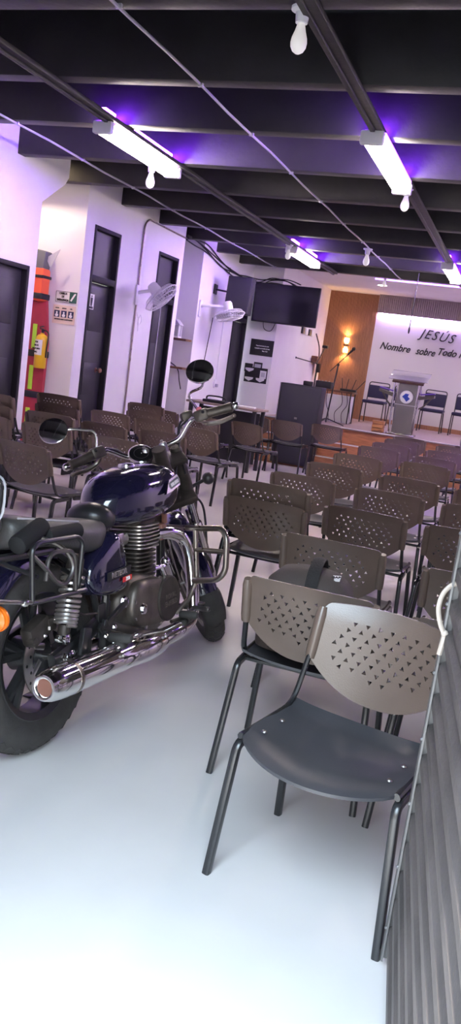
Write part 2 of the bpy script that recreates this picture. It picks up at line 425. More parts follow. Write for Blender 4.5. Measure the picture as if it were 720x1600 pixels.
# ================================================================== CEILING FITTINGS
def board(x, name, lab):
    m = MB(); m.box((x, 6.9, ZB-.012), (.085, 11.9, .03), b=.004); m.box((x-.02, 6.9, ZB-.034), (.03, 11.9, .016), b=.004)
    tag(m.build(name, 'ceiling_paint'), lab, 'conduit')
board(-3.09, 'cable_duct', 'black cable duct running along the ceiling above left lights')
board(-1.19, 'cable_duct', 'black cable duct running along the ceiling above right lights')
def conduit(x0, x1, lab):
    m = MB(); pts = [(x0+(x1-x0)*i/24, 1.5+11.3*i/24, ZB-.010-.006*math.sin(i*1.7)) for i in range(25)]
    m.tube(pts, .0085, 8)
    r = m.build('electrical_conduit', 'cable_silver'); tag(r, lab, 'conduit')
    for y in BEAMS[2:]: MB().box((x0+(x1-x0)*(y-1.5)/11.3, y+.05, ZB-.006), (.034, .02, .028), b=.003).build('pipe_clip', 'cable_silver', r)
conduit(-2.13, -2.08, 'thin silver conduit along the middle of the black ceiling')
conduit(-3.97, -4.05, 'thin silver conduit along the ceiling beside the left wall')
def fixture(x, y0, y1, lab, purple=True):
    L = y1-y0; r = empty('tube_light', (x, (y0+y1)/2, ZB-.05), 0, lab, 'tube light', 'purple-edged tube lights on the ceiling')
    m = MB(); m.prism([(-.055, .03), (.055, .03), (.06, .01), (.03, -.03), (-.03, -.03), (-.06, .01)], (0, 0, 0), (1, 0, 0), (0, 0, 1), L-.06)
    m.build('housing', 'white_plastic', r)
    for s in (-1, 1):
        m = MB(); m.box((0, s*(L/2-.025), -.02), (.15, .05, .085), b=.012); m.build('end_cap', 'white_plastic', r)
        m = MB(); m.cyl((s*.038, -L/2+.06, -.045), (s*.038, L/2-.06, -.045), .0165, n=14); m.build('tube', 'tube_glow', r)
        m = MB(); m.box((s*.066, 0, .022), (.012, L-.16, .016)); m.build('led_strip', 'purple_glow', r)
    yc = (y0+y1)/2
    for b0, b1 in zip(BEAMS, BEAMS[1:]+[14]):
        a, b = max(y0+.01, b0+.14), min(y1-.03, b1-.03)
        if b-a > .06: MB().box((0, (a+b)/2-yc, .085), (.03, b-a, .05)).build('led_strip', 'purple_up', r)
fixture(-3.14, 5.50, 6.78, 'large glowing tube light, near left one under black beams')
fixture(-1.21, 5.44, 6.82, 'large glowing tube light, near right one under black beams')
fixture(.78, 5.46, 6.80, 'added unseen tube light filling the room from the right, near one')  # added out of view as fill light for the room
fixture(.78, 10.60, 11.9, 'added unseen tube light filling the room from the right, far one')  # second unseen fixture, added as fill for the far half
fixture(-3.12, 10.45, 11.75, 'smaller far tube light left, above the television')
fixture(-1.20, 10.60, 11.95, 'far tube light at the right edge near the stage')
pl = light('purple_spot', 'SPOT', (.3, 6.9, 2.9), 120, (.30, .10, 1.0), spot_size=.75, spot_blend=.8, shadow_soft_size=.06); aim(pl, (-1.15, 3.1, -2.2))
def bulb(x, y, zt, lab, stick=.0, s=1.0, m2='bulb_white'):
    r = empty('light_bulb', (x, y, zt), 0, lab, 'light bulb', 'bulbs hanging from the ceiling')
    m = MB(); m.lathe([(.05*s, 0), (.05*s, -.012), (.03*s, -.022), (.026*s, -.06*s), (.020*s, -.062*s)], n=20); m.build('socket', 'white_plastic', r)
    z0 = -.055*s
    pr = [(.0135, 0), (.016, -.012), (.022, -.035), (.030, -.058), (.0325, -.075), (.0305, -.092), (.022, -.107), (.010, -.115), (.001, -.117)]
    MB().lathe([(a*s*1.08, z0+h*s*1.08) for a, h in pr], n=24).build('globe', m2, r)
bulb(-1.235, 3.80, 3.015, 'unlit white bulb hanging at the top edge, nearest on ceiling', s=1.05)
bulb(-3.36, 6.80, 3.016, 'white bulb hanging beside far end of the near left tube light', s=1.1)
bulb(-1.20, 6.98, 3.0, 'white bulb hanging beside far end of the near right tube light', s=1.0)
bulb(-2.10, 10.2, 3.0, 'white bulb on the middle conduit between the far tube lights', s=1.1)
bulb(-3.12, 10.36, 2.99, 'white bulb at the near end of the far left tube light', s=1.0)
bulb(-2.58, 14.3, 3.2, 'small bulb hanging over the stage near round downlight', s=.9)
# drop cable with hook over the chairs
m = MB(); m.tube(catmull([(-1.70, 11.9, 3.0), (-1.70, 11.9, 2.6), (-1.705, 11.9, 2.27)], 4), .006, 6); m.ell((-1.705, 11.9, 2.23), (.014, .014, .05), 12, 8)
tag(m.build('hanging_cable', 'cable_black'), 'thin dark cable hanging from the ceiling in front of lettered wall', 'cable')

# ================================================================== WALL THINGS
# fans
def fan(x, y, z, n, mount, lab):
    r = empty('wall_fan', mount, 0, lab, 'fan', 'white wall fans'); c = V((x, y, z))-V(mount); n = V(n).normalized()
    m = MB(); m.box((.015, 0, 0), (.03, .09, .24), b=.014); m.build('wall_plate', 'white_plastic', r)
    m = MB(); m.tube(catmull([(.02, 0, .03), (.10, 0, .05), c-n*.17-V((0, 0, .05)), c-n*.14], 5), .022, 10); m.build('arm', 'white_plastic', r)
    m = MB(); m.lathe([(.001, -.20), (.05, -.195), (.065, -.17), (.07, -.10), (.06, -.06), (.03, -.05)], c, n, 20); m.build('motor_housing', 'white_plastic', r)
    m = MB(); R = .225
    m.ring(c, n, R, .006, 36, 6)
    for h, q in ((.045, .85), (-.045, .85), (.062, .55), (-.055, .55)): m.ring(c+n*h, n, R*q, .0035, 30, 5)
    X = n.orthogonal().normalized(); Y = n.cross(X)
    for k in range(36):
        a = 2*PI*k/36; d = X*math.cos(a)+Y*math.sin(a)
        m.tube([c+n*.066+d*.05, c+n*.062+d*R*.55, c+n*.045+d*R*.85, c+d*R, c-n*.045+d*R*.85, c-n*.055+d*R*.55, c-n*.055+d*.06], .0022, 4)
    m.lathe([(.001, .072), (.045, .07), (.055, .06)], c, n, 18)
    m.build('cage', 'white_plastic', r)
    m = MB()
    for k in range(3):
        a = 2*PI*k/3+.4; d = X*math.cos(a)+Y*math.sin(a); e = n.cross(d); ring = []
        for t in (.12, .35, .6, .85, 1.0):
            w = .075*math.sin(PI*min(1, t*.75+.15)); p = c+d*(.19*t)
            ring.append([p-e*w-n*.02, p+e*w+n*.02, p+e*w+n*.023, p-e*w-n*.017])
        m.loft(ring)
    m.lathe([(.001, .035), (.03, .03), (.034, -.03)], c, n, 16)
    m.build('blades', 'grey_plastic', r)
fan(-4.28, 9.30, 2.10, (.62, .10, -.60), (XW, 9.36, 2.10), 'white wall fan on left wall between the two tall dark doors')
fan(-4.22, 11.55, 2.12, (.30, -.05, -.9), (XW, 11.42, 2.16), 'white wall fan below cables, left of the black wall speaker')
m = MB(); m.tube(catmull([(XW+.01, 9.37, 1.93), (XW+.03, 9.42, 1.84), (XW+.02, 9.46, 1.75), (XW+.03, 9.52, 1.80), (XW+.02, 9.50, 1.88), (XW+.03, 9.44, 1.80), (XW+.02, 9.47, 1.68)], 6), .004, 6)
tag(m.build('fan_cable', 'white_plastic'), 'white coiled cord hanging under the fan beside the pipe', 'cable')
# pipe on left wall
m = MB(); m.tube(fillet([(XW+.015, 9.36, .1), (XW+.015, 9.36, 2.93), (XW+.015, 9.46, 3.0), (XW+.015, 10.62, 2.99)], .07), .011, 8)
tag(m.build('wall_pipe', 'worn_chrome'), 'thin grey pipe rising up the left wall past the first fan', 'pipe')
# signs
def sign(o, w, h, X, name, lab, base, cat='sign'):
    """thin plate on a wall; returns root, builder for flat marks (u right, v up from centre)"""
    X = V(X); N = X.cross(V((0, 0, 1))); r = empty(name, o, 0, lab, cat)
    MB().prism([(-w/2, -h/2), (w/2, -h/2), (w/2, h/2), (-w/2, h/2)], N*.003, X, (0, 0, 1), .006).build('plate', base, r)
    return r, X, N
BX = (1, 0, 0)
r, X, N = sign((-4.785, 8.02, 1.90), .265, .125, BX, 'emergency_sign', 'small white and green stretcher sign, upper sign above the fire extinguisher', 'sign_white')
m = MB(); w, h = .255, .115
for a, b, c, d in ((-w/2, -h/2, w/2, -h/2+.004), (-w/2, h/2-.004, w/2, h/2), (-w/2, -h/2, -w/2+.004, h/2), (w/2-.004, -h/2, w/2, h/2)):
    m.box((X*((a+c)/2)+V((0, 0, (b+d)/2))+N*.007), (c-a, .002, d-b))
m.build('border', 'black_paint', r)
for i, t in enumerate(('CAMILLA', 'DE', 'EMERGENCIA')): text('lettering', t, .030, X*-.040+V((0, 0, .034-.034*i))+N*.008, X, (0, 0, 1), 'black_paint', r, sx=.78, bold=.0012)
MB().box(X*.082+N*.008, (.085, .002, .112)).build('green_field', 'sign_green', r)
MB().box(X*.082+N*.010, (.018, .002, .085), Matrix.Rotation(.55, 3, 'Y')).ell(X*.108+N*.010+V((0, 0, .036)), (.008, .001, .008)).build('pictogram', 'white_paint', r)
r, X, N = sign((-4.795, 8.02, 1.715), .27, .195, BX, 'notice_sign', 'pale notice with three dark pictures, below the stretcher sign', 'sign_pale')
for i in range(3):
    g = MB(); g.box(X*(-.085+.085*i)+N*.008+V((0, 0, .005)), (.066, .002, .07)); g.build('picture', 'sign_blue', r)
    g = MB(); g.ell(X*(-.085+.085*i)+N*.010+V((0, 0, .018)), (.011, .001, .011)); g.ell(X*(-.085+.085*i)+N*.010+V((0, 0, -.010)), (.020, .001, .017)); g.build('figure', 'white_paint', r)
    text('lettering', ('AGUA', 'JABON', 'GEL')[i], .016, X*(-.085+.085*i)+V((0, 0, .065))+N*.008, X, (0, 0, 1), 'black_paint', r, bold=.0006)
text('lettering', 'EVITEMOS MAS CONTAGIOS', .018, V((0, 0, -.052))+N*.008, X, (0, 0, 1), 'black_paint', r, sx=.95, bold=.0006)
r, X, N = sign((XW-.050, 8.375, 1.905), .125, .165, (0, 1, 0), 'restroom_sign', 'small white restroom sign on the narrow black door', 'sign_white')
g = MB(); g.ell(N*.008+V((0, 0, .058)), (.002, .011, .011)); g.prism([(-.022, .043), (.022, .043), (.018, -.005), (.011, -.045), (-.011, -.045), (-.018, -.005)], N*.008, X, (0, 0, 1), .003); g.build('figure', 'black_paint', r)
text('lettering', 'BAÑO', .032, V((0, 0, -.065))+N*.008, X, (0, 0, 1), 'black_paint', r, bold=.001)
# fire extinguisher
r = empty('fire_extinguisher', (-4.945, 7.875, 1.12), 0, 'yellow fire extinguisher hanging on the wall beside red rescue board', 'fire extinguisher')
MB().lathe([(.001, 0), (.058, .002), (.065, .012), (.065, .30), (.060, .33), (.042, .352), (.022, .36), (.020, .375)], n=28).build('cylinder', 'yellow_paint', r)
g = MB(); g.lathe([(.0665, .10), (.0665, .29)], n=28); 
gl = MB(); ring0 = []
for a in range(13):
    th = -PI/2-1.0+.14*a; ring0.append([V((math.cos(th)*.0662, math.sin(th)*.0662, .14)), V((math.cos(th)*.0662, math.sin(th)*.0662, .30))])
vs = [p for q in ring0 for p in q]; gl.add(vs, [(2*i, 2*i+2, 2*i+3, 2*i+1) for i in range(12)]); gl.build('printed_label', 'sign_white', r)
for i in range(4): text('lettering', ('PQS', 'MULTI', 'PROPOSITO', 'ABC')[i], .022, (-.022, -.0664+.004, .275-.035*i), (.93, -.30, 0), (0, 0, 1), 'black_paint', r, bold=.0008)
g = MB(); g.cyl((0, 0, .37), (0, 0, .41), .014); g.box((0, -.02, .415), (.02, .07, .012), b=.003); g.box((0, -.025, .437), (.016, .075, .010), Matrix.Rotation(.25, 3, 'X'), b=.003); g.build('valve', 'frame_black', r)
MB().tube(catmull([(.015, 0, .40), (.05, -.01, .40), (.08, -.01, .36), (.074, -.012, .22), (.07, -.01, .12)], 5), .008, 8).build('hose', 'cable_black', r)
r = empty('light_bulb', (-5.15, 7.55, 3.40), 0, 'bulb inside the recess lighting the signs, hidden behind first wall', 'light bulb')
MB().lathe([(.05, 0), (.05, -.012), (.03, -.022), (.026, -.06), (.020, -.062)], n=20).build('socket', 'white_plastic', r)
MB().ell((0, 0, -.12), (.035, .035, .05), 16, 10).build('globe', 'bulb_white', r)
rl = light('recess_bulb_light', 'SPOT', (-5.15, 7.50, 3.2), 13, (1, .76, .50), shadow_soft_size=.05, spot_size=2.6, spot_blend=.7); aim(rl, (.15, .35, -1))
# rescue board leaning in the recess
r = empty('rescue_board', (-5.125, 7.965, 0.05), 0, 'tall red rescue stretcher board with straps standing in the recess', 'rescue board')
g = MB(); g.prism([(-.13, 0), (.13, 0), (.19, .25), (.20, 1.35), (.14, 1.80), (.11, 1.86), (-.11, 1.86), (-.14, 1.80), (-.20, 1.35), (-.19, .25)], (0, 0, 0), (1, 0, 0), (0, 0, 1), .05); g.build('board', 'rescue_red', r)
for z, ww in ((.32, .40), (.78, .415), (1.22, .415)): MB().box((0, 0, z), (ww, .07, .07), b=.008).build('strap', 'strap_black', r)
for z in (.50, .96, 1.40): MB().box((.045, -.03, z), (.05, .012, .26), b=.003).build('reflective_strip', 'reflect_green', r)
g = MB(); g.box((0, -.06, 1.94), (.30, .16, .34), b=.03); g.build('head_block', 'rescue_orange', r)
g = MB(); g.box((0, -.062, 1.82), (.315, .175, .06), b=.008); g.box((0, -.062, 2.02), (.315, .175, .03), b=.006); g.box((.03, -.062, 1.93), (.02, .175, .33)); g.build('strap', 'strap_black', r)
g = MB(); g.box((.0, -.05, 2.20), (.28, .14, .20), Matrix.Rotation(.12, 3, 'Y'), b=.02); g.build('bundle', 'strap_grey', r)
g = MB(); g.prism([(0, 0), (.16, .10), (.06, -.10)], (.12, -.06, 2.22), (1, 0, 0), (0, 0, 1), .01); g.build('loose_flap', 'grey_plastic', r)
# shelves with a white lantern in the recess
tag(MB().box((-4.86, 11.20, 1.685), (.42, .22, .03), b=.004).build('wall_shelf', 'dark_wood'), 'brown shelf in the recess carrying a white lantern, upper shelf', 'shelf')
tag(MB().box((-4.86, 11.20, 1.285), (.42, .22, .03), b=.004).build('wall_shelf', 'dark_wood'), 'lower brown shelf in the recess beneath the lantern', 'shelf')
r = empty('lantern', (-4.86, 11.2, 1.70), 0, 'small white house-shaped lantern on the brown recess shelf', 'lantern')
g = MB(); g.box((0, 0, .012), (.13, .12, .024), b=.004)
for sx in (-.055, .055):
    for sy in (-.05, .05): g.box((sx, sy, .10), (.014, .014, .16))
g.build('frame', 'white_paint', r); MB().box((0, 0, .10), (.095, .085, .15)).build('panes', 'grey_plastic', r)
MB().prism([(-.08, .18), (.08, .18), (0, .26)], (0, 0, 0), (1, 0, 0), (0, 0, 1), .14).build('roof', 'grey_plastic', r)
g = MB(); g.tube(catmull([(-5.0, 11.2, 1.36), (-4.85, 11.15, 1.34), (-4.72, 11.1, 1.26), (-4.66, 11.05, 1.12), (-4.60, 11.0, 1.0)], 6), .008, 8); g.cyl((-5.02, 11.2, 1.36), (-4.88, 11.16, 1.345), .022)
tag(g.build('microphone_cable', 'cable_black'), 'black microphone plug and cable trailing off the lower recess shelf', 'cable')
# speaker box
r = empty('wall_speaker', (-4.21, 11.75, 2.17), 0, 'black loudspeaker box mounted high beside the second fan', 'speaker')
r.rotation_euler = (math.radians(-4), 0, -.05)
MB().box((0, .075, .265), (.385, .15, .53), b=.012).build('cabinet', 'speaker_black', r)
MB().box((0, -.004, .265), (.365, .012, .51), b=.008).build('grille', 'speaker_grille', r)
MB().tube([(-.05, .14, .3), (-.43, .12, .33)], .014).box((-.42, .12, .33), (.02, .10, .14)).build('wall_bracket', 'frame_black', r)
# television
r = empty('television', (-3.925, 13.30, 2.49), -.045, 'large black flat television mounted on the wall by the stage', 'television')
MB().box((0, 0, 0), (1.11, .035, .625), b=.008).box((0, .03, -.05), (.7, .04, .36), b=.01).build('case', 'tv_case', r)
MB().box((0, -.0185, .006), (1.085, .003, .595)).build('screen', 'tv_black', r)
MB().tube([(-.25, .04, 0), (-.35, .32, 0)], .02).tube([(.0, .04, 0), (-.30, .32, .0)], .02).box((-.33, .31, 0), (.24, .02, .28)).build('wall_mount', 'frame_black', r)
g = MB()
for dz, ph in ((0, 0), (.03, 1.3), (-.03, 2.1), (.05, 3.3)):
    pts = []
    for i, (x, y, z) in enumerate([(XW+.02, 10.62, 2.98), (XW+.02, 10.9, 3.0), (XW+.02, 11.4, 2.97), (XW+.02, 12.0, 2.85), (XW+.03, 12.6, 2.80), (XW+.05, 13.2, 2.80), (-4.50, 13.58, 2.80), (-4.3, 13.57, 2.86), (-4.0, 13.5, 2.86), (-3.75, 13.40, 2.76)]):
        pts.append((x, y, z+dz+.025*math.sin(i*1.9+ph)))
    g.tube(catmull(pts, 5), .009, 6)
tag(g.build('cable_bundle', 'cable_black'), 'loose black cables draped along the wall top to the television', 'cable')
g = MB(); g.tube(catmull([(-4.58, 12.3, 2.86), (-4.5, 12.1, 2.75), (-4.3, 11.9, 2.66)], 5), .006, 6); tag(g.build('speaker_cable', 'cable_black'), 'short black cable dropping to the wall speaker', 'cable')
g = MB(); g.tube(catmull([(-4.28, 13.335, 2.22), (-4.25, 13.36, 2.08), (-4.13, 13.36, 2.06), (-4.05, 13.325, 2.22)], 6), .006, 6); tag(g.build('loose_cable', 'cable_black'), 'black cable loop hanging below the television', 'cable')
g = MB(); g.tube([(XW+.02, 11.95, 2.08), (XW+.02, 11.75, 1.10)], .006, 6); tag(g.build('fan_cable', 'cable_black'), 'thin black cable running down the wall under the second fan', 'cable')
g = MB(); g.tube([(XW+.012, 12.45, 2.06), (XW+.012, 12.45, 1.16)], .010, 6); tag(g.build('wall_conduit', 'white_plastic'), 'thin white conduit on the wall left of the far dark door', 'pipe')
r = empty('wall_outlet', (XW, 12.43, 1.06), 0, 'small white wall outlet with plug under the white conduit', 'outlet')
MB().box((.01, 0, .05), (.02, .09, .13), b=.005).build('plate', 'white_plastic', r); MB().box((.04, 0, .02), (.05, .05, .05), b=.008).build('plug', 'grey_plastic', r)
# plaques
r, X, N = sign((-4.325, 13.62, 1.775), .405, .265, BX, 'wall_plaque', 'black plaque with three lines of white writing, under the television', 'plaque_black', 'plaque')
for i, t in enumerate(('Porque donde estan dos o tres', 'congregados en mi nombre alli estoy', 'Mateo 18 20')): text('lettering', t, .030, V((.01+.05*(i == 2), 0, .03-.042*i))+N*.008, X, (0, 0, 1), 'white_paint', r, sx=.60)
r, X, N = sign((-4.365, 13.62, 1.315), .40, .255, BX, 'brochure_board', 'black board holding white leaflets, lower on the wall by dark door', 'plaque_black', 'board')
MB().box(V((.02, 0, .16))+N*.012, (.15, .015, .11), b=.004).box(V((-.14, 0, .11))+N*.012, (.14, .012, .14), b=.004).build('raised_panel', 'plaque_black', r)
MB().box(V((.02, 0, .155))+N*.022, (.11, .004, .06)).build('name_card', 'grey_plastic', r)
MB().box(V((.13, 0, .02))+N*.012, (.11, .006, .13)).build('paper_card', 'paper', r)
MB().box(V((.13, 0, .02))+N*.017, (.065, .003, .075)).build('printed_patch', 'grey_plastic', r)
for (u, v) in ((-.12, .075), (-.11, -.075), (.09, -.075)): MB().prism([(-.075, .03), (.075, .03), (.07, .0), (.0, -.035), (-.07, .0)], V((u, 0, v))+N*.014, X, (0, 0, 1), .012).build('leaflet', 'paper', r)
# devices on the stage side wall
r = empty('wall_outlet', (-4.15, 15.75, 2.23), 0, 'row of white outlets with plugs under the television corner', 'outlet')
for i, y in enumerate((-.38, -.14, .12, .36)): MB().box((.02, y, 0), (.04, .16, .12), b=.01).build('socket', 'white_plastic' if i % 2 else 'frame_black', r)
r = empty('swing_arm', (-4.15, 15.2, 1.72), 0, 'thin black jointed arm with small device on the stage side wall', 'bracket')
MB().tube([(0, 0, 0), (.25, .65, -.05), (.30, .9, .26)], .010, 8).ell((.25, .65, -.05), (.018, .018, .018), 10, 6).ell((.0, 0, 0), (.02, .02, .02), 10, 6).build('arm', 'frame_black', r); MB().box((.30, .95, .29), (.10, .12, .05), b=.008).build('device', 'tv_case', r)
r = empty('junction_box', (-4.145, 16.55, 1.72), 0, 'small dark box with cables on the wall left of timber cladding', 'box')
MB().box((.06, 0, .03), (.12, .42, .14), b=.01).build('case', 'dark_wood', r); MB().tube(catmull([(.08, .1, .06), (.06, .05, .3), (.05, -.3, .52)], 5), .012, 6).tube(catmull([(.08, .1, -.02), (.06, .12, -.3), (.08, .05, -.6)], 5), .018, 6).build('cable', 'cable_black', r)
MB().box((.09, .12, -.12), (.06, .16, .18), b=.01).build('adapter', 'cable_black', r)

# ================================================================== PERFORATED CHAIRS
def tri_holes(rs):
    out = []; k = 0
    for j in range(-4, 5):
        z = .640+j*.0225
        for i in range(-5, 6):
            u = i*.040+(.02 if j % 2 else 0)+.004*j
            if abs(u) > .172 or z > .728-.020*(u/.2)**2 or z < .548+.035*(abs(u)/.17)**2: continue
            if (abs(u)/.18)**2+((z-.635)/.105)**2 > 1.05: continue
            a0 = rs.choice((0, .5, 1.1, 1.6, 2.6)); out.append([(u+.0088*math.cos(a0+2.0944*q), z+.0088*math.sin(a0+2.0944*q)) for q in range(3)])
    return out
def chair_back():
    rs = random.Random(3); hw = .222
    out = []
    def zb(u): return .478+.105*(abs(u)/hw)**2.3
    def zt(u): return .764-.012*(u/hw)**2-.030*max(0, (abs(u)/hw-.90)/.10)**2
    us = [hw*math.sin(PI/2*(-1+2*i/36)) for i in range(37)]
    out = [(u, zb(u)) for u in us]+[(u, zt(u)) for u in reversed(us)]
    pts = [V(p) for p in out]; n = len(pts); edges = [(i, (i+1) % n) for i in range(n)]
    holes = tri_holes(rs)
    for h in holes:
        o = len(pts); pts += [V(p) for p in h]; edges += [(o, o+1), (o+1, o+2), (o+2, o)]
    for i in range(1, 22):
        for j in range(0, 12):
            u = -hw+2*hw*i/22; z = .485+.275*j/11
            if zb(u)+.010 < z < zt(u)-.010: pts.append(V((u, z)))
    vs, _, fs, *_ = geometry.delaunay_2d_cdt(pts, edges, [], 1, 1e-5)
    def inside(p, t):
        s = [(t[(i+1) % 3][0]-t[i][0])*(p.y-t[i][1])-(t[(i+1) % 3][1]-t[i][1])*(p.x-t[i][0]) for i in range(3)]
        return all(q > -1e-9 for q in s) or all(q < 1e-9 for q in s)
    keep = []
    for f in fs:
        c = sum((vs[i] for i in f), V((0, 0)))/len(f)
        if not any(abs(c.x-h[0][0]) < .03 and abs(c.y-h[0][1]) < .03 and inside(c, h) for h in holes): keep.append(tuple(f))
    def m3(p, d):
        u, z = p; k = max(0, 1-(u/hw)**2)
        y = -.158-(z-.46)*.27-.040*k-.018*max(0, (z-.70)/.06)**2*.5
        return V((u, y+d, z))
    nv = len(vs); V3 = [m3(p, .0045) for p in vs]+[m3(p, -.0045) for p in vs]
    F3 = list(keep)+[tuple(nv+i for i in reversed(f)) for f in keep]
    cnt = {}
    for f in keep:
        for i in range(len(f)):
            a, b = f[i], f[(i+1) % len(f)]; cnt.setdefault((min(a, b), max(a, b)), []).append((a, b))
    for k, l in cnt.items():
        if len(l) == 1: a, b = l[0]; F3.append((b, a, nv+a, nv+b))
    m = MB(); m.add(V3, F3)
    for s in (-1, 1):   # sleeves over the uprights and a rounded rim
        P = [(s*.222, -.158-(z-.46)*.27-.004, z) for z in (.577, .60, .66, .715, .738)]
        m.tube(P, [.0165, .0185, .0185, .0185, .014], 10, rb=None)
    return m
def chair_seat():
    m = MB(); nu, nv = 20, 16; top = []; bot = []
    for i in range(nu+1):
        u = -1+2*i/nu
        for j in range(nv+1):
            v = j/nv; yf = .180+.105*(1-abs(u)**2.0); yb = -.150-.015*(1-u*u)
            y = yb+(yf-yb)*v; x = u*.232*(1-.02*max(0, v-.8)/.2*abs(u)**6)
            z = .437-.026*(1-abs(u)**2.2)*math.sin(PI*min(1, .15+v*.9))-.020*max(0, (v-.72)/.28)**2*(1-.5*abs(u)**3)+.006*abs(u)**6+.012*max(0, .12-v)/.12
            top.append((x, y, z)); bot.append((x, y, z-.009))
    n = (nv+1); o = len(top); fs = []
    for i in range(nu):
        for j in range(nv):
            a = i*n+j; b = a+1; c = a+n+1; d = a+n; fs += [(a, b, c, d), (o+d, o+c, o+b, o+a)]
    for i in range(nu): fs += [(i*n, (i+1)*n, o+(i+1)*n, o+i*n), ((i+1)*n+nv, i*n+nv, o+i*n+nv, o+(i+1)*n+nv)]
    for j in range(nv): fs += [(j+1, j, o+j, o+j+1), (nu*n+j, nu*n+j+1, o+nu*n+j+1, o+nu*n+j)]
    m.add(top+bot, fs); return m
def chair_parts():
    r = empty('perforated_chair')
    chair_seat().build('seat', 'chair_seat', r, sharp=50)
    chair_back().build('backrest', 'chair_plastic', r, sharp=40)
    for s in (-1, 1):
        for q in (1, -1):
            yf = .205 if q > 0 else -.235; ym = .180 if q > 0 else -.165
            P = fillet([(s*.264, yf, 0), (s*.238, ym, .405), (s*.236, ym-q*.14, .411)], .028, 5)
            MB().tube(P, .0135, 12, rb=.0118, ref=(0, 1, 0), sq=.55).build('leg', 'chair_metal', r)
    m = MB()
    for s in (-1, 1):
        P = fillet([(s*.234, .178, .430), (s*.232, -.135, .434), (s*.224, -.185, .575), (s*.222, -.205, .63)], .06, 5)
        m.tube(P, .0115, 8, rb=.009, ref=(0, 1, 0))
        m.cyl((s*.236, -.02, .405), (s*.233, -.02, .432), .008, n=8)
    for y in (.12, -.09): m.tube([(-.234, y, .404), (.234, y, .404)], .009, 8)
    m.build('frame', 'chair_metal', r)
    return r
CH0 = chair_parts(); USED = [False]
def chair(x, y, rz, label, group, z=0.0, tilt=0.0):
    o = CH0 if not USED[0] else copy_tree(CH0); USED[0] = True
    o.location = (x, y, z); o.rotation_euler = (0, 0, rz); tag(o, label, 'chair', group); return o
G1, G2, G3, G4 = 'chairs in the right rows facing the stage', 'chairs in the left rows facing the stage', 'front row chairs by the door', 'stacked chairs'
for _c in (chair(-.315, 2.262, PI-.21, 'nearest dark perforated chair, turned toward the door beside ribbed grey panel', G3),):
    for _s in (-1, 1):
        for _y in (.12, .01): MB().lathe([(.001, .002), (.006, .0015), (.009, -.002)], (_s*.190, _y, .4405), (0, 0, 1), 10).build('rivet', 'steel', [k for k in _c.children if k.name.startswith('seat')][0])
chair(-.560, 2.915, .0, 'dark perforated chair just behind the nearest chair, with black bag on seat', G3)
chair(.02, 2.87, .0, 'dark perforated chair mostly hidden behind the nearest chair and ribbed panel', G3)
# column starting behind the bag chair
for y, x, l in ((3.79, -.675, 'brown perforated chair right behind the black bag'), (4.80, -.715, 'brown perforated chair in middle column, second behind the bag'),
                (5.83, -.745, 'brown perforated chair in middle column, third behind the bag'), (6.88, -.74, 'brown perforated chair in middle column, fourth behind the bag'),
                (8.45, -.80, 'purple-lit perforated chair in middle column, fifth behind the bag'), (9.35, -.80, 'purple-lit perforated chair in middle column, sixth behind the bag'),
                (10.6, -.80, 'dark perforated chair in middle column, seventh behind the bag'), (11.8, -.80, 'dark perforated chair in middle column, last before the stage')):
    chair(x, y, random.uniform(-.03, .03), l, G1)
for k, l in ((0, 'lower chair of the pair stacked beside the motorcycle front wheel'), (1, 'upper chair of the pair stacked beside the motorcycle front wheel')):
    chair(-1.21, 4.50+.02*k, .0, l, G4, z=.092*k)
for y, x, l in ((5.88, -1.355, 'brown perforated chair in aisle column, first behind the stacked pair'), (6.95, -1.365, 'brown perforated chair in aisle column, second behind the stacked pair'),
                (8.15, -1.40, 'dark perforated chair in aisle column, third behind the stacked pair'), (9.55, -1.43, 'dark perforated chair in aisle column, fourth behind the stacked pair'),
                (10.5, -1.44, 'purple-lit perforated chair in aisle column, fifth behind the stacked pair'), (11.55, -1.46, 'purple-lit perforated chair in aisle column, sixth behind the stacked pair'),
                (12.35, -1.46, 'dark perforated chair in aisle column nearest the lectern')):
    chair(x, y, random.uniform(-.03, .03), l, G1)
for y, x, l in ((3.65, -.03, 'dark perforated chair cut by right edge, behind the white hook'), (4.78, -.155, 'dark perforated chair cut by right edge, second behind the white hook'),
                (5.82, -.165, 'dark perforated chair at right edge, third behind the white hook'), (6.80, -.16, 'dark perforated chair at right edge, fourth behind the white hook'),
                (7.95, -.17, 'purple-lit chair at right edge beneath the grey bundle'), (12.3, -.62, 'dark perforated chair at right before the stage, under the blue chairs'), (11.3, -.25, 'dark perforated chair at right edge far toward the stage')):
    chair(x, y, random.uniform(-.03, .03), l, G1)
# left rows
for x, y, rz, l in ((-2.99, 4.97, -.20, 'dark perforated chair left of the motorcycle seat, nearest left row'),
                    (-2.955, 6.12, -.02, 'dark chair behind the left handlebar grip, above rear of fuel tank'), (-3.635, 6.22, 0, 'dark chair behind the round left mirror'),
                    (-3.05, 7.22, .03, 'dark chair behind the middle of the handlebar, above the fuel tank'), (-3.565, 7.08, 0, 'dark chair between left mirror and handlebar, in front of the restroom door'),
                    (-3.00, 8.20, -.30, 'angled dark chair right behind the right handlebar grip, beside open floor'), (-3.65, 8.36, 0, 'dark chair behind the handlebar, farther row left of the right grip'),
                    (-4.22, 8.45, 0, 'dark perforated chair closest to the wall, under the restroom door'), (-4.30, 10.00, 0, 'dark perforated chair under the second fan by the wall'),
                    (-3.72, 9.95, 0, 'dark chair in left block before the dark counter'), (-3.12, 10.10, -.30, 'dark chair standing alone in the left aisle, facing counter'),
                    (-3.62, 11.75, 0, 'perforated chair against plaque wall left of the black cabinet'),
                    (-3.13, 11.78, -.03, 'brown chair in front of the black cabinet, left of two'), (-2.66, 12.32, -.05, 'brown chair in front of the black cabinet, right of two')):
    chair(x, y, rz, l, G2)
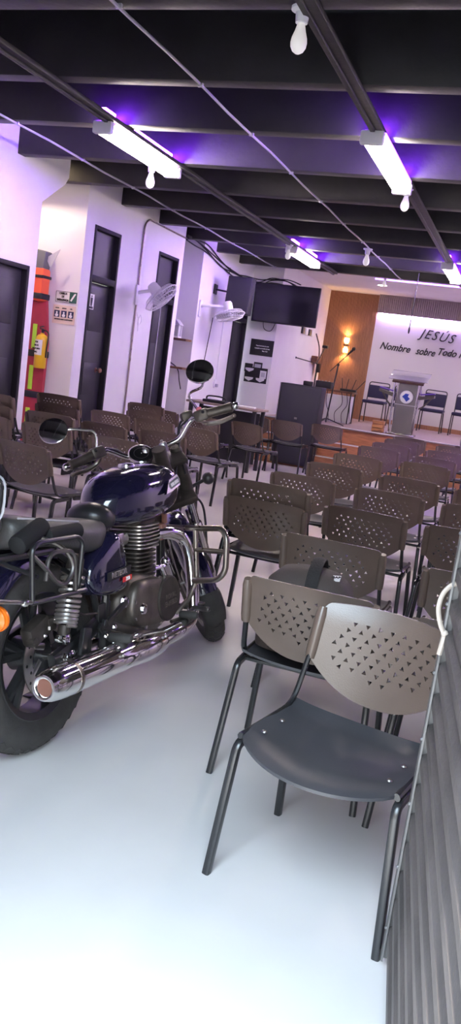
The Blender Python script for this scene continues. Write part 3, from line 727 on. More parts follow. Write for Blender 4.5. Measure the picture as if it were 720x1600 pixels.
for x, y, n, l in ((-4.22, 6.22, 3, 'at far left edge beside the first door'), (-3.635, 6.24, 2, 'behind the round left mirror'), (-4.12, 7.15, 3, 'before the yellow extinguisher'),
                   (-4.17, 9.22, 2, 'beneath the first wall fan')):
    for k in range(n):
        if k == 0 and n == 2 and x == -3.635: continue
        chair(x, y+.015*k, 0, ('bottom', 'middle' if n == 3 else 'top', 'top')[k]+' dark chair of the stack '+l, G4, z=.092*k)
# bag on the second chair
r = empty('black_bag', (-.63, 2.99, .43), .05, 'rounded black carry bag with strap and white tag on second chair', 'bag')
g = MB(); rings = []
for i, t in enumerate((0, .012, .03, .30, .62, .82, .95, 1.0)):
    sx = (.70, .92, 1, 1.02, 1.0, .90, .66, .35)[i]; z = t*.318; ring = []
    for k in range(40):
        a = 2*PI*k/40; ca, sa = math.cos(a), math.sin(a)
        ring.append(V((math.copysign(abs(ca)**.62, ca)*.172*sx, math.copysign(abs(sa)**.62, sa)*.125*sx, z)))
    rings.append(ring)
g.loft(rings); g.build('body', 'bag_fabric', r, sharp=60)
g = MB()
for zz, sx in ((.19, 1.015),): g.tube([(math.copysign(abs(math.cos(a))**.62, math.cos(a))*.174*sx, math.copysign(abs(math.sin(a))**.62, math.sin(a))*.127*sx, zz) for a in [2*PI*k/40 for k in range(40)]], .004, 6, closed=True)
g.build('zip', 'bag_strap', r)
g = MB(); P = catmull([(.02, -.135, .06), (.02, -.13, .19), (.02, -.10, .305), (.02, -.03, .347), (.02, .04, .347), (.02, .10, .30), (.02, .135, .19), (.02, .135, .07)], 5)
g.tube(P, .024, 10, rb=.007, ref=(1, 0, 0)); g.build('strap', 'bag_strap', r)
g = MB(); g.box((.095, -.045, .306), (.034, .040, .004), Matrix.Rotation(-.12, 3, 'Y')@Matrix.Rotation(.25, 3, 'X')); g.build('white_tag', 'white_paint', r)
text('tag_letters', 'GAP', .018, (.095, -.0455, .3105), (1, .1, .12), (-.1, 1, .25), 'black_paint', r, ext=.0008, bold=.0006)

# grey bundle at right edge
r = empty('grey_bundle', (-.30, 8.0, .755), 0, 'grey cloth bundle draped over a chair back at right edge', 'cloth')
MB().ell((-.06, -.26, .38), (.145, .10, .12), 20, 12).ell((-.06, -.27, .30), (.135, .105, .16), 20, 12).build('cloth', 'grey_cloth', r)

# ================================================================== DOOR LEAF AT RIGHT
P0, P1 = V((-.070, 2.0, .02)), V((.135, .58, .02)); D = (P1-P0); Lf = D.length; D.normalize(); NN = V((D.y, -D.x, 0))
if NN.x > 0: NN = -NN                                               # visible side faces the room (left)
r = empty('metal_gate_leaf', (0, 0, 0), 0, 'ribbed grey sheet metal gate leaf swung open at the right edge', 'gate')
m = MB(); prof = []; z = .03
while z < 2.40:
    prof += [(0, z), (0, z+.036), (.014, z+.044), (.014, z+.070)]; z += .078
a = [P0+D*.022+NN*d+V((0, 0, zz)) for d, zz in prof]; b = [P1+NN*d+V((0, 0, zz)) for d, zz in prof]; n = len(a)
a2 = [p-NN*.006 for p in a]; b2 = [p-NN*.006 for p in b]
vs = a+b+a2+b2; fs = []
for i in range(n-1): fs += [(i, i+1, n+i+1, n+i), (2*n+i, 3*n+i, 3*n+i+1, 2*n+i+1), (i, 2*n+i, 2*n+i+1, i+1), (n+i, n+i+1, 3*n+i+1, 3*n+i)]
m.add(vs, fs); m.build('ribbed_sheet', 'leaf_grey', r, sharp=20)
m = MB(); c = P0+D*.008; ang = math.atan2(D.y, D.x)
m.box(c+V((0, 0, 1.21)), (.030, .036, 2.40), ang, b=.003); m.box(P0+D*.02+NN*.018+V((0, 0, 1.21)), (.036, .005, 2.40), ang)
m.build('edge_bar', 'leaf_edge', r)
for k in range(9): MB().ell(P0+D*.03+NN*.021+V((0, 0, .10+.17*k)), (.005, .005, .005), 8, 6).build('rivet', 'leaf_edge', r)
m = MB(); Yh = 1.95
P = catmull([(-.035, 1.99, 1.02), (-.075, 1.97, 1.022), (-.098, 1.955, 1.000), (-.104, 1.952, .962), (-.094, 1.953, .925), (-.080, 1.955, .900)], 6)
m.tube(P, .006, 10, rb=.0045); m.tube([(-.079, 1.957, .905), (-.084, 1.955, .850)], .0062, 8); m.ell((-.080, 1.956, .902), (.009, .008, .009), 12, 8)
m.build('hook_handle', 'hook_white', r)

# ================================================================== FAR LEFT FURNITURE
r = empty('counter_table', (-3.92, 11.15, 0), 0, 'dark counter table with cluttered top against the left wall', 'table')
MB().box((0, 0, .865), (1.06, .52, .03), b=.005).build('table_top', 'stage_top', r)
for sx in (-.47, .47):
    for sy in (-.2, .2): MB().box((sx, sy, .425), (.05, .05, .85), b=.004).build('leg', 'door_black', r)
MB().box((0, .12, .45), (.90, .03, .72)).build('back_panel', 'door_black', r)
g = MB(); g.box((0, 0, .02), (.34, .22, .04), b=.012); g.tube(catmull([(-.15, 0, .04), (-.12, 0, .085), (.10, 0, .085), (.14, 0, .04)], 5), .012, 8)
o = g.build('black_case', 'cable_black'); o.location = (-4.08, 11.10, .88); tag(o, 'small black case with handle lying on the dark counter', 'case')
o = MB().box((0, 0, .008), (.30, .22, .016), .2, b=.002).build('paper_stack', 'paper'); o.location = (-3.66, 11.12, .88); tag(o, 'white papers lying on the right end of dark counter', 'paper')
# big black cabinet before the stage
r = empty('speaker_cabinet', (-3.29, 12.62, 0), 0, 'large black cabinet standing before the stage steps, front of plaques', 'speaker')
MB().box((0, .16, .655), (.66, .30, 1.24), b=.01).build('cabinet', 'speaker_black', r)
MB().box((0, .002, .655), (.62, .016, 1.18), b=.005).build('grille', 'speaker_grille', r)
MB().box((-.333, .02, .655), (.008, .03, 1.24)).build('edge_strip', 'steel', r)
for s in (-1, 1): MB().box((s*.26, .16, .02), (.08, .26, .04)).build('foot', 'frame_black', r)
MB().box((.0, -.06, .76), (.04, .02, .03)).build('badge', 'steel', r)
o = MB().box((0, 0, .035), (.14, .10, .07), b=.012).build('small_device', 'tv_case'); o.location = (-3.22, 12.75, 1.275); tag(o, 'small black device on top of the large black cabinet', 'device')
# table with white cabinet, router, on stage
r = empty('equipment_table', (-3.22, 14.75, .684), 0, 'dark-topped narrow table on the stage beside the amber lamp', 'table')
MB().box((0, 0, .545), (.72, .45, .035), b=.005).build('table_top', 'dark_wood', r)
for sx in (-.33, .33):
    for sy in (-.19, .19): MB().tube([(sx, sy, 0), (sx, sy, .53)], .012).build('leg', 'frame_black', r)
r = empty('white_cabinet', (-3.12, 14.78, .684), 0, 'white low cabinet under the equipment table with dangling cables', 'cabinet')
MB().box((0, 0, .25), (.44, .36, .46), b=.006).box((0, 0, .01), (.40, .32, .02)).build('carcass', 'white_paint', r); MB().box((0, -.185, .25), (.42, .014, .43), b=.004).build('door', 'sign_white', r)
m = MB()
for x0, x1, ph in ((-3.30, -3.24, 0), (-3.05, -3.12, 1), (-2.96, -3.0, 2), (-2.88, -2.86, 3)): m.tube(catmull([(x0, 14.52, 1.22), (x0+.04*math.sin(ph), 14.52, 1.02), (x1, 14.53, .86), (x1+.03, 14.5, .70)], 5), .006, 6)
tag(m.build('dangling_cables', 'cable_black'), 'tangle of black cables hanging before the white cabinet', 'cable')
r = empty('router', (-2.98, 14.72, 1.247), .1, 'black router with raised antennas on the equipment table', 'router')
MB().box((0, 0, .02), (.28, .18, .04), b=.008).build('case', 'tv_case', r)
for x, tx in ((-.12, -.03), (-.05, .02), (.05, .05), (.12, .14)): MB().tube([(x, .07, .03), (x+tx, .09, .22)], .007).build('antenna', 'frame_black', r)
r = empty('audio_mixer', (-3.42, 14.72, 1.247), 0, 'black audio box with bright knobs on left end of equipment table', 'mixer')
MB().box((0, 0, .06), (.28, .24, .12), b=.01).build('case', 'tv_case', r); g = MB()
for i in range(4): g.ell((-.09+.06*i, -.06, .125), (.014, .014, .014), 8, 6)
g.build('knobs', 'steel', r)
# microphone stand
r = empty('microphone_stand', (-3.05, 13.62, .684), 0, 'black boom microphone stand at stage edge before the amber lamp', 'microphone stand')
MB().cyl((0, 0, .03), (.06, 0, .98), .012, n=10).build('pole', 'frame_black', r)
for a in (.3, 2.4, 4.5): MB().tube([(0, 0, .10), (.30*math.cos(a), .30*math.sin(a), .01)], .009).build('leg', 'frame_black', r)
MB().cyl((-.06, 0, .86), (.20, 0, 1.17), .008, n=8).ell((.06, 0, .98), (.025, .025, .025), 10, 6).build('boom', 'frame_black', r)
MB().cyl((.19, 0, 1.16), (.26, 0, 1.245), .014, .02, n=12).ell((.275, 0, 1.265), (.03, .03, .03), 12, 8).build('microphone', 'tv_case', r)
# wooden box
r = empty('wooden_crate', (-2.20, 13.75, .684), 0, 'small slatted wooden box on the stage edge beside lectern', 'box')
g = MB()
for z in (.035, .095, .155): g.box((0, -.085, z), (.17, .014, .05), b=.003); g.box((0, .085, z), (.17, .014, .05), b=.003); g.box((-.085, 0, z), (.014, .17, .05), b=.003); g.box((.085, 0, z), (.014, .17, .05), b=.003)
for sx in (-.075, .075):
    for sy in (-.075, .075): g.box((sx, sy, .09), (.02, .02, .18))
g.box((0, 0, .175), (.19, .19, .014), b=.003); g.build('slats', 'crate_wood', r)
# lectern
r = empty('lectern', (-1.83, 13.75, .684), 0, 'steel lectern with clear top and round blue emblem on stage', 'lectern')
g = MB()
for s in (-1, 1):
    g.tube([(s*.185, -.03, .0), (s*.225, -.02, .90)], .016, 10); g.tube([(s*.150, .10, .0), (s*.19, .10, .90)], .016, 10)
g.build('posts', 'chrome', r)
MB().box((0, .02, .44), (.31, .012, .88)).build('front_panel', 'lectern_steel', r)
MB().box((0, .03, .015), (.46, .30, .03), b=.006).build('base', 'lectern_steel', r)
R = Matrix.Rotation(.38, 3, 'X')
MB().box((0, .03, .90), (.50, .32, .035), R, b=.006).build('wood_top', 'lectern_wood', r)
MB().box((0, .05, .955), (.62, .40, .012), R, b=.004).build('clear_top', 'acrylic', r)
MB().lathe([(.001, .012), (.10, .010), (.105, 0)], (0, .005, .62), (0, -1, 0), 28).build('emblem_disc', 'white_paint', r)
g = MB(); g.prism([(-.07, .0), (-.02, .055), (.035, .05), (.02, .01), (.06, -.02), (.01, -.075), (-.03, -.03)], (0, -.010, .62), (1, 0, 0), (0, 0, 1), .006); g.build('emblem_map', 'emblem_blue', r)
MB().ring((0, -.003, .62), (0, 1, 0), .105, .008, 30, 6).build('emblem_rim', 'chrome', r)
MB().box((0, .01, .49), (.33, .016, .012)).build('cross_bar', 'chrome', r)
for s in (-1, 1):
    g = MB(); g.loft([[V((s*.21, -.08, .60)), V((s*.21, .10, .60)), V((s*.21, .10, .66)), V((s*.21, -.08, .66))], [V((s*.44, -.10, .66)), V((s*.44, .12, .66)), V((s*.44, .12, .70)), V((s*.44, -.10, .70))]]); g.tube(catmull([(s*.19, 0, .45), (s*.28, 0, .50), (s*.40, 0, .66)], 5), .014, 8)
    g.build('side_tray', 'dark_steel', r)
    MB().box((s*.33, .01, .71), (.22, .18, .02), Matrix.Rotation(-s*.17, 3, 'Y'), b=.005).build('purple_lit_top', 'purple_lit_colour', r)  # tray top coloured as if lit purple
# blue chairs on the stage
def blue_chair():
    r = empty('stage_chair'); g = MB()
    for s in (-1, 1):
        MB().tube(fillet([(s*.21, -.22, 0), (s*.205, -.19, .40), (s*.205, .05, .41)], .05), .011, 8).build('leg', 'frame_black', r)
        MB().tube(fillet([(s*.21, .24, 0), (s*.20, .16, .38), (s*.20, .10, .40)], .04), .011, 8).build('leg', 'frame_black', r)
    g.tube(fillet([(-.19, .12, .40), (-.195, .18, .48), (-.20, .25, .79), (.20, .25, .79), (.195, .18, .48), (.19, .12, .40)], .05), .011, 8)
    g.tube([(-.205, -.10, .385), (.205, -.10, .385)], .009, 8); g.build('back_frame', 'frame_black', r)
    MB().box((0, -.02, .415), (.43, .42, .055), b=.02).build('seat_cushion', 'chair_blue', r)
    MB().box((0, .215, .61), (.395, .045, .25), Matrix.Rotation(-.22, 3, 'X'), b=.016).build('back_cushion', 'chair_blue', r)
    return r
b0 = blue_chair()
for i, (x, y, l) in enumerate(((-2.77, 16.42, 'blue padded chair on stage, leftmost beside timber cladding'), (-2.26, 16.45, 'blue padded chair on stage, half hidden behind the lectern'),
                               (-1.66, 16.42, 'blue padded chair on stage, just right of the lectern'), (-1.07, 16.42, 'blue padded chair on stage, cut off by right edge'))):
    o = b0 if i == 0 else copy_tree(b0); o.location = (x, y, .684); tag(o, l, 'chair', 'blue chairs in a row on the stage')

# ================================================================== MOTORCYCLE
LEAN = math.radians(8.5)
MF = V((.0697, .9976, 0)).normalized(); ML0 = V((0, 0, 1)).cross(MF)
MU = V((0, 0, 1))*math.cos(LEAN)+ML0*math.sin(LEAN); ML = MU.cross(MF)
bike = empty('motorcycle', (0, 0, 0), 0, 'dark blue and chrome cruiser motorcycle parked leaning on its stand', 'motorcycle')
BM = Matrix((MF, ML, MU)).transposed().to_4x4(); BM.translation = V((-1.44, 2.48, 0)); bike.matrix_world = BM
PSI = math.radians(30); SC = V((1.04, 0, .95)); SA = V((-math.sin(PSI), 0, math.cos(PSI)))
STEER = Matrix.Translation(SC) @ Matrix.Rotation(math.radians(41.5), 4, SA) @ Matrix.Translation(-SC)
def bp(name, mb, m, par=None, **k): return mb.build(name, m, par or bike, **k)
def st(): return MB(STEER)
def wheel(name, c, R, tw, rimr, mk, disc_y, disc_r):
    c = V(c)
    def W(u, y, w): return c+V((u, y, w))
    g = mk(); prof = []
    for k in range(13):
        a = -PI*.5-PI*.72+ (PI*1.44+PI)*k/12 if False else (-2.25+4.5*k/12)
        prof.append((R-tw*.46+tw*.46*math.cos(a)*1.0, tw*.5*math.sin(a)))
    prof2 = [(rimr, -tw*.36)]+[(max(r, rimr), h) for r, h in prof]+[(rimr, tw*.36)]
    g.lathe(prof2, c, (0, 1, 0), 56, cap=False); t = bp(name, g, 'rubber', sharp=60)
    g = mk()   # tread blocks
    for k in range(40):
        a = 2*PI*k/40
        for s in (-1, 0, 1):
            aa = a+.08*s; rr = R-.001-(.078*tw if s else 0); g.box(W(rr*math.cos(aa), s*tw*.27, rr*math.sin(aa)), (.005, tw*.20, .034), Matrix.Rotation(-aa, 3, 'Y')@Matrix.Rotation(.57*s, 3, 'Z')@Matrix.Rotation(.3*(s or .4), 3, 'X'))
    bp('tread', g, 'rubber', t)
    g = mk(); g.lathe([(rimr-.025, -tw*.30), (rimr, -tw*.38), (rimr+.008, -tw*.36), (rimr, -tw*.22), (rimr-.012, 0), (rimr, tw*.22), (rimr+.008, tw*.36), (rimr, tw*.38), (rimr-.025, tw*.30), (rimr-.025, -tw*.30)], c, (0, 1, 0), 48)
    for k in range(5):
        for d in (-.17, .17):
            a = 2*PI*k/5+.3; p0 = W(.05*math.cos(a), 0, .05*math.sin(a)); p1 = W((rimr-.015)*math.cos(a+d), 0, (rimr-.015)*math.sin(a+d)); g.tube([p0, p1], .016, 8, rb=.022, ref=(0, 1, 0))
    g.lathe([(.05, -tw*.42), (.062, -tw*.35), (.055, 0), (.062, tw*.35), (.05, tw*.42)], c, (0, 1, 0), 28); bp('rim', g, 'frame_black', t)
    g = mk(); n = 36; g.lathe([(disc_r*.66, disc_y-.002), (disc_r, disc_y-.002), (disc_r, disc_y+.002), (disc_r*.66, disc_y+.002), (disc_r*.66, disc_y-.002)], c, (0, 1, 0), 40)
    for k in range(6):
        a = 2*PI*k/6; g.tube([W(.05*math.cos(a), disc_y, .05*math.sin(a)), W(disc_r*.70*math.cos(a+.4), disc_y, disc_r*.70*math.sin(a+.4))], .004, 6, rb=.012, ref=(0, 1, 0))
    d = bp('brake_disc', g, 'steel', t)
    g = mk()
    for k in range(24):
        a = 2*PI*k/24; q = disc_r*(.76 if k % 2 else .89); p = W(q*math.cos(a), disc_y-.0025, q*math.sin(a)); g.lathe([(.001, 0), (.006, 0)], p, (0, -1, 0), 8)
    bp('vent_holes', g, 'black_paint', d)
    g = mk(); g.cyl(W(0, -tw*.95, 0), W(0, tw*.95, 0), .010, n=12); bp('axle', g, 'steel', t)
    return t
wheel('rear_wheel', (0, 0, .346), .345, .150, .225, MB, -.085, .142)
wheel('front_wheel', (1.53, 0, .352), .345, .108, .245, st, -.072, .150)
# arc-shaped guards
def arc_guard(mk, c, R, w, a0, a1, name, m, crown=.022, n=26, th=.004):
    g = mk(); rings = []
    for i in range(n+1):
        a = a0+(a1-a0)*i/n; ring = []; ww = w*(1-.12*(2*i/n-1)**4)
        for j in range(11):
            u = -1+2*j/10; r = R+crown*(1-u*u)-.035*max(0, abs(u)-.8)/.2; ring.append(V((c[0]+r*math.cos(a), u*ww, c[2]+r*math.sin(a))))
        for j in range(10, -1, -1):
            u = -1+2*j/10; r = R-th+crown*(1-u*u)-.035*max(0, abs(u)-.8)/.2; ring.append(V((c[0]+r*math.cos(a), u*ww*.985, c[2]+r*math.sin(a))))
        rings.append(ring)
    g.loft(rings); return bp(name, g, m, sharp=60)
arc_guard(MB, (0, 0, .346), .385, .088, math.radians(38), math.radians(172), 'rear_fender', 'blue_paint')
g = MB(); g.loft([[V((-.40, s*.10, .52)) for s in (-1, 1)]+[V((-.40, s*.10, .515)) for s in (1, -1)], [V((-.47, s*.09, .36)) for s in (-1, 1)]+[V((-.475, s*.09, .355)) for s in (1, -1)]]); bp('number_plate_holder', g, 'rubber')
arc_guard(st, (1.53, 0, .352), .368, .066, math.radians(25), math.radians(188), 'front_fender', 'blue_paint', crown=.018)
arc_guard(st, (1.53, 0, .352), .372, .068, math.radians(186), math.radians(212), 'mud_flap', 'rubber', crown=.014, n=8)
g = st()
for s in (-1, 1): g.tube([(1.40, s*.080, .71), (1.46, s*.085, .58), (1.53, s*.085, .352)], .008, 6); g.tube([(1.62, s*.066, .70), (1.56, s*.080, .52)], .006, 6)
bp('fender_stay', g, 'chrome')
# fork
FD = V((-math.sin(PSI), 0, math.cos(PSI))); AX = V((1.53, 0, .352))
def fk(y, t, dx=0.0): return AX+FD*t+V((dx, y, 0))
for s in (-1, 1):
    y = s*.098; g = st(); g.lathe([(.026, -.03), (.031, -.01), (.031, .30), (.029, .325), (.026, .33)], fk(y, 0), FD, 18); lo = bp('fork_slider', g, 'chrome')
    g = st(); g.lathe([(.0215, .32), (.0215, .50)], fk(y, 0), FD, 16, closed=False); bp('fork_tube', g, 'chrome', lo)
    g = st(); g.lathe([(.034, .46), (.036, .47), (.033, .50), (.034, .63), (.036, .66), (.030, .68), (.029, .76), (.022, .775), (.001, .777)], fk(y, 0), FD, 18); bp('fork_shroud', g, 'engine_dark', lo)
g = st()
for t, w in ((.50, .04), (.72, .035)): g.box(fk(0, t, -.045), (.13, .25, w), Matrix.Rotation(-PSI, 3, 'Y'), b=.014)
g.cyl(SC-SA*.14, SC+SA*.10, .033, n=16); bp('triple_clamp', g, 'engine_dark')
g = st(); g.box(fk(-.085, .06, -.06), (.055, .05, .10), Matrix.Rotation(-PSI, 3, 'Y'), b=.012); bp('front_caliper', g, 'engine_dark')
# headlight and indicators
g = st(); hc = fk(0, .60, .13); g.lathe([(.03, -.10), (.075, -.075), (.095, -.02), (.098, .03), (.09, .04)], hc, (1, 0, 0), 28); hl = bp('headlight', g, 'frame_black')
g = st(); g.lathe([(.001, .055), (.05, .05), (.088, .038)], hc, (1, 0, 0), 28); bp('headlight_glass', g, 'mirror_glass', hl)
for s in (-1, 1):
    g = st(); p = fk(s*.20, .545, .02); g.cyl(fk(s*.10, .53), p, .009, n=10); g.ell(p+V((0, s*.02, 0)), (.031, .031, .031), 18, 12); i = bp('front_indicator', g, 'leather_dark')
    g = st(); g.ell(p+V((.014, s*.02, 0)), (.024, .026, .026), 16, 10); bp('indicator_lens', g, 'orange_lens', i)
# handlebar
HC = fk(0, .80, -.005); hz = HC.z; hx = HC.x
def bar(s): return [(hx, s*.0, hz), (hx, s*.09, hz), (hx-.005, s*.135, hz+.012), (hx-.015, s*.20, hz+.065), (hx-.04, s*.245, hz+.075), (hx-.10, s*.40, hz+.06)]
g = st(); P = catmull(list(reversed(bar(-1)))+bar(1)[1:], 6); g.tube(P, .0125, 12); hb = bp('handlebar', g, 'chrome')
g = st()
for s in (-1, 1): g.box((hx, s*.045, hz-.004), (.05, .035, .05), b=.012); g.ell((hx, s*.045, hz+.026), (.009, .009, .007), 10, 6)
bp('bar_clamp', g, 'steel', hb)
for s in (-1, 1):
    a, b = V(bar(s)[4]), V(bar(s)[5]); d = (b-a).normalized(); L = (b-a).length
    g = st(); rr = []; hh = []
    g.lathe([(.019, .045), (.0235, .05)]+[(.0225 if k % 2 else .0212, .055+.0105*k) for k in range(10)]+[(.0235, L-.004), (.018, L)], a, d, 16); gr = bp('grip', g, 'engine_grey', hb)
    g = st(); g.lathe([(.015, L), (.018, L+.006), (.018, L+.022), (.013, L+.030), (.001, L+.031)], a, d, 16); bp('bar_end', g, 'chrome', gr)
    g = st(); g.box(a+d*.015, (.055, .07, .055), Matrix.Rotation(math.atan2(d.y, d.x)-s*PI/2, 3, 'Z'), b=.012); g.lathe([(.022, 0), (.024, .012), (.022, .03)], a+d*.035, d, 14); sw = bp('switch_block', g, 'engine_grey', hb)
    g = st(); g.ell(a+d*.02+V((-.030, 0, .012)), (.008, .008, .008), 10, 6); bp('switch_button', g, 'black_paint', sw)
    if s < 0: g = st(); g.ell(a+d*.012+V((-.004, 0, .032)), (.012, .014, .010), 12, 8); bp('kill_switch', g, 'pink_plastic', sw)
    g = st(); e = V((.045, 0, -.048)); P = catmull([a+d*.005+V((.02, 0, -.022)), a+d*.04+e*.9, a+d*.10+e*1.05, b+e*.85+d*.0], 6); g.tube(P, [.008+.004*math.sin(PI*min(1, i/(len(P)-1)*1.0)) for i in range(len(P))], 8, rb=None); g.ell(P[-1], (.011, .011, .010), 10, 8); bp('lever', g, 'worn_chrome', hb)
    if s < 0: g = st(); g.box(a-d*.045+V((.045, 0, .018)), (.065, .06, .045), b=.014); bp('brake_reservoir', g, 'engine_grey', hb)
# mirrors
def mirror(s, stem, c, n, m='chrome'):
    g = st(); g.tube(fillet(stem, .03, 4), .0062, 8); r = bp('mirror_stem', g, 'chrome')
    n = V(n).normalized(); g = st(); g.lathe([(.001, -.022), (.035, -.018), (.058, -.008), (.0655, .002), (.0655, .008), (.0605, .010)], c, n, 32); h = bp('mirror_housing', g, 'chrome', r)
    g = st(); g.lathe([(.001, .009), (.0605, .009)], c, n, 32); bp('mirror_face', g, 'mirror_glass', h)
SI = STEER.inverted(); BI = BM.inverted()
def w2s(p): return SI @ (BI @ V(p))      # world -> unsteered bike space
def s2w(p): return BM @ (STEER @ V(p))
MIRR = [None]
aR = V(bar(-1)[4]); aL = V(bar(1)[4]); dR = (V(bar(-1)[5])-aR).normalized(); dL = (V(bar(1)[5])-aL).normalized()
cR = aR+V((-.035, -.072, .188)); cL = aL+V((-.03, .165, .155))
nR = SI.to_3x3() @ (BI.to_3x3() @ V((.12, -.8, .55))); nL = SI.to_3x3() @ (BI.to_3x3() @ V((.20, -.8, .55)))
mirror(-1, [aR+dR*.01+V((.0, 0, .02)), aR+V((-.02, .02, .115)), cR-V((.0, -.005, .07)), cR-nR.normalized()*.012], cR, nR)
mirror(1, [aL+dL*.01+V((.0, 0, .02)), aL+V((-.015, -.015, .095)), cL+V((0, -.07, -.012)), cL-nL.normalized()*.012], cL, nL)
# instrument
g = st(); ic = V((hx-.01, .07, hz-.005)); ia = V((-.75, -.15, .66)).normalized(); g.lathe([(.03, -.05), (.052, -.03), (.058, .0), (.058, .012), (.050, .016)], ic, ia, 30); inst = bp('instrument_pod', g, 'frame_black')
g = st(); g.lathe([(.050, .010), (.056, .016), (.062, .012), (.062, .004), (.056, .0)], ic, ia, 32, cap=False); bp('chrome_bezel', g, 'chrome', inst)
g = st(); g.lathe([(.001, .013), (.050, .013)], ic, ia, 30); bp('dial_face', g, 'tv_black', inst)
g = st(); g.ring(ic+ia*.0145, ia, .034, .0022, 24, 5); g.box(ic+ia*.0145, (.03, .003, .003)); bp('dial_markings', g, 'steel', inst)
# cables at the bars
g = st()
g.tube(catmull([aR+V((.03, .02, 0)), V((hx+.05, -.17, hz+.08)), V((hx+.04, -.12, hz-.02)), V((hx+.02, -.10, hz-.16))], 6), .006, 6)
g.tube(catmull([aR+V((.02, .05, .0)), V((hx+.02, -.15, hz+.05)), V((hx+.01, -.11, hz-.04)), V((hx, -.05, hz-.15))], 6), .005, 6)
g.tube(catmull([aL+V((.03, -.02, 0)), V((hx+.07, .16, hz+.06)), V((hx+.05, .09, hz-.05)), V((hx, .03, hz-.16))], 6), .006, 6)
bp('control_cables', g, 'cable_black')
g = st(); g.tube(catmull([fk(-.11, .50, .02), fk(-.16, .42, .05), fk(-.15, .30, .03), fk(-.10, .10, -.03)], 6), .006, 6); bp('brake_hose', g, 'cable_black')

# fuel tank
TS = [(.435, .030, .775, .835), (.455, .062, .760, .870), (.495, .100, .748, .910), (.555, .134, .740, .945), (.64, .157, .738, .968), (.75, .164, .742, .981), (.85, .153, .760, .983), (.93, .128, .790, .973), (.985, .094, .825, .957), (1.01, .050, .860, .935)]
def tank_ring(x, w, zb, zt, n=40):
    out = []; zm = zb+(zt-zb)*.40
    for k in range(n):
        a = 2*PI*k/n; ca, sa = math.cos(a), math.sin(a); e = .72
        y = math.copysign(abs(ca)**e, ca)*w; h = math.copysign(abs(sa)**.78, sa)
        out.append(V((x, y, zm+h*((zt-zm) if h > 0 else (zm-zb)))))
    return out
def interp(T, sub=5):
    pts = [V((a, b, c, d)) for a, b, c, d in T]; out = []
    for i in range(len(pts)-1):
        p0, p1, p2, p3 = pts[max(i-1, 0)], pts[i], pts[i+1], pts[min(i+2, len(pts)-1)]
        for k in range(sub):
            t = k/sub; out.append(.5*((2*p1)+(p2-p0)*t+(2*p0-5*p1+4*p2-p3)*t*t+(3*p1-p0-3*p2+p3)*t**3))
    out.append(pts[-1]); return out
g = MB(); g.loft([tank_ring(*q) for q in interp(TS)]); tank = bp('fuel_tank', g, 'blue_paint', sharp=80)
g = MB(); g.lathe([(.036, -.01), (.038, .004), (.034, .014), (.012, .018), (.001, .018)], (.70, 0, .972), (-.05, 0, 1), 24); bp('fuel_cap', g, 'chrome', tank)
g = MB(); bx = V((.14, .022, .022)).normalized(); bn = V((.12, -.95, .28)).normalized(); by = bn.cross(bx); bo = V((.80, -.1615, .895))
g.prism([(-.098, -.020), (-.03, -.024), (.085, -.022), (.098, .0), (.085, .026), (-.02, .024), (-.055, .006)], bo, bx, by, .012); bad = bp('tank_badge', g, 'chrome', tank)
g = MB(); g.prism([(-.03, -.014), (.080, -.014), (.088, .0), (.080, .016), (-.03, .014), (-.042, .0)], bo+bn*.007, bx, by, .003); bp('badge_field', g, 'strap_grey', bad)
text('badge_letters', 'ROYAL ENFIELD', .019, bo+bn*.009+bx*.022, bx, by, 'white_paint', bad, ext=.001, sx=.72, bold=.0008)
# seat
def soft_ring(x, w, zb, zt, n=36, e=.55):
    out = []
    for k in range(n):
        a = 2*PI*k/n; ca, sa = math.cos(a), math.sin(a); zm = (zb+zt)/2
        out.append(V((x, math.copysign(abs(ca)**e, ca)*w, zm+math.copysign(abs(sa)**.75, sa)*(zt-zb)/2)))
    return out
SS = [(-.24, .09, .775, .845), (-.225, .13, .76, .868), (-.16, .155, .75, .868), (-.04, .165, .735, .845), (.10, .168, .705, .820), (.22, .158, .680, .806), (.31, .130, .675, .800), (.375, .095, .695, .792), (.405, .05, .72, .775)]
g = MB(); g.loft([soft_ring(*q) for q in interp(SS)]); seat = bp('rider_seat', g, 'leather', sharp=80)
g = MB()
for s in (-1, 1): g.tube(catmull([(-.20, s*.125, .862), (-.04, s*.125, .838), (.08, s*.115, .820), (.18, s*.10, .806)], 5), .0035, 6)
bp('piping', g, 'grey_plastic', seat)
g = MB(); g.ell((.405, -.01, .79), (.085, .10, .062), 24, 14, Matrix.Rotation(.25, 3, 'Y')); bp('seat_horn', g, 'leather_dark', seat)
SS2 = [(-.62, .08, .80, .86), (-.60, .11, .79, .885), (-.45, .125, .79, .905), (-.30, .125, .80, .905), (-.255, .10, .81, .89), (-.245, .06, .82, .87)]
g = MB(); g.loft([soft_ring(*q) for q in interp(SS2)]); bp('pillion_seat', g, 'leather', sharp=80)
g = MB(); rings = []
for i, t in enumerate((-.035, -.03, 0, .03, .035)):
    sc = (.90, 1, 1.02, 1, .90)[i]; ring = []
    for k in range(32):
        a = 2*PI*k/32; ca, sa = math.cos(a), math.sin(a); ring.append(V((-.335+t+(.04*(sa)), math.copysign(abs(ca)**.6, ca)*.15*sc, .925+math.copysign(abs(sa)**.6, sa)*.085*sc)))
    rings.append(ring)
g.loft(rings); bk = bp('backrest_pad', g, 'leather_dark', sharp=70)
g = MB(); g.tube([(-.300+.04*math.sin(a), math.copysign(abs(math.cos(a))**.6, math.cos(a))*.153, .925+math.copysign(abs(math.sin(a))**.6, math.sin(a))*.088) for a in [2*PI*k/40 for k in range(40)]], .004, 6, closed=True); bp('piping', g, 'grey_plastic', bk)
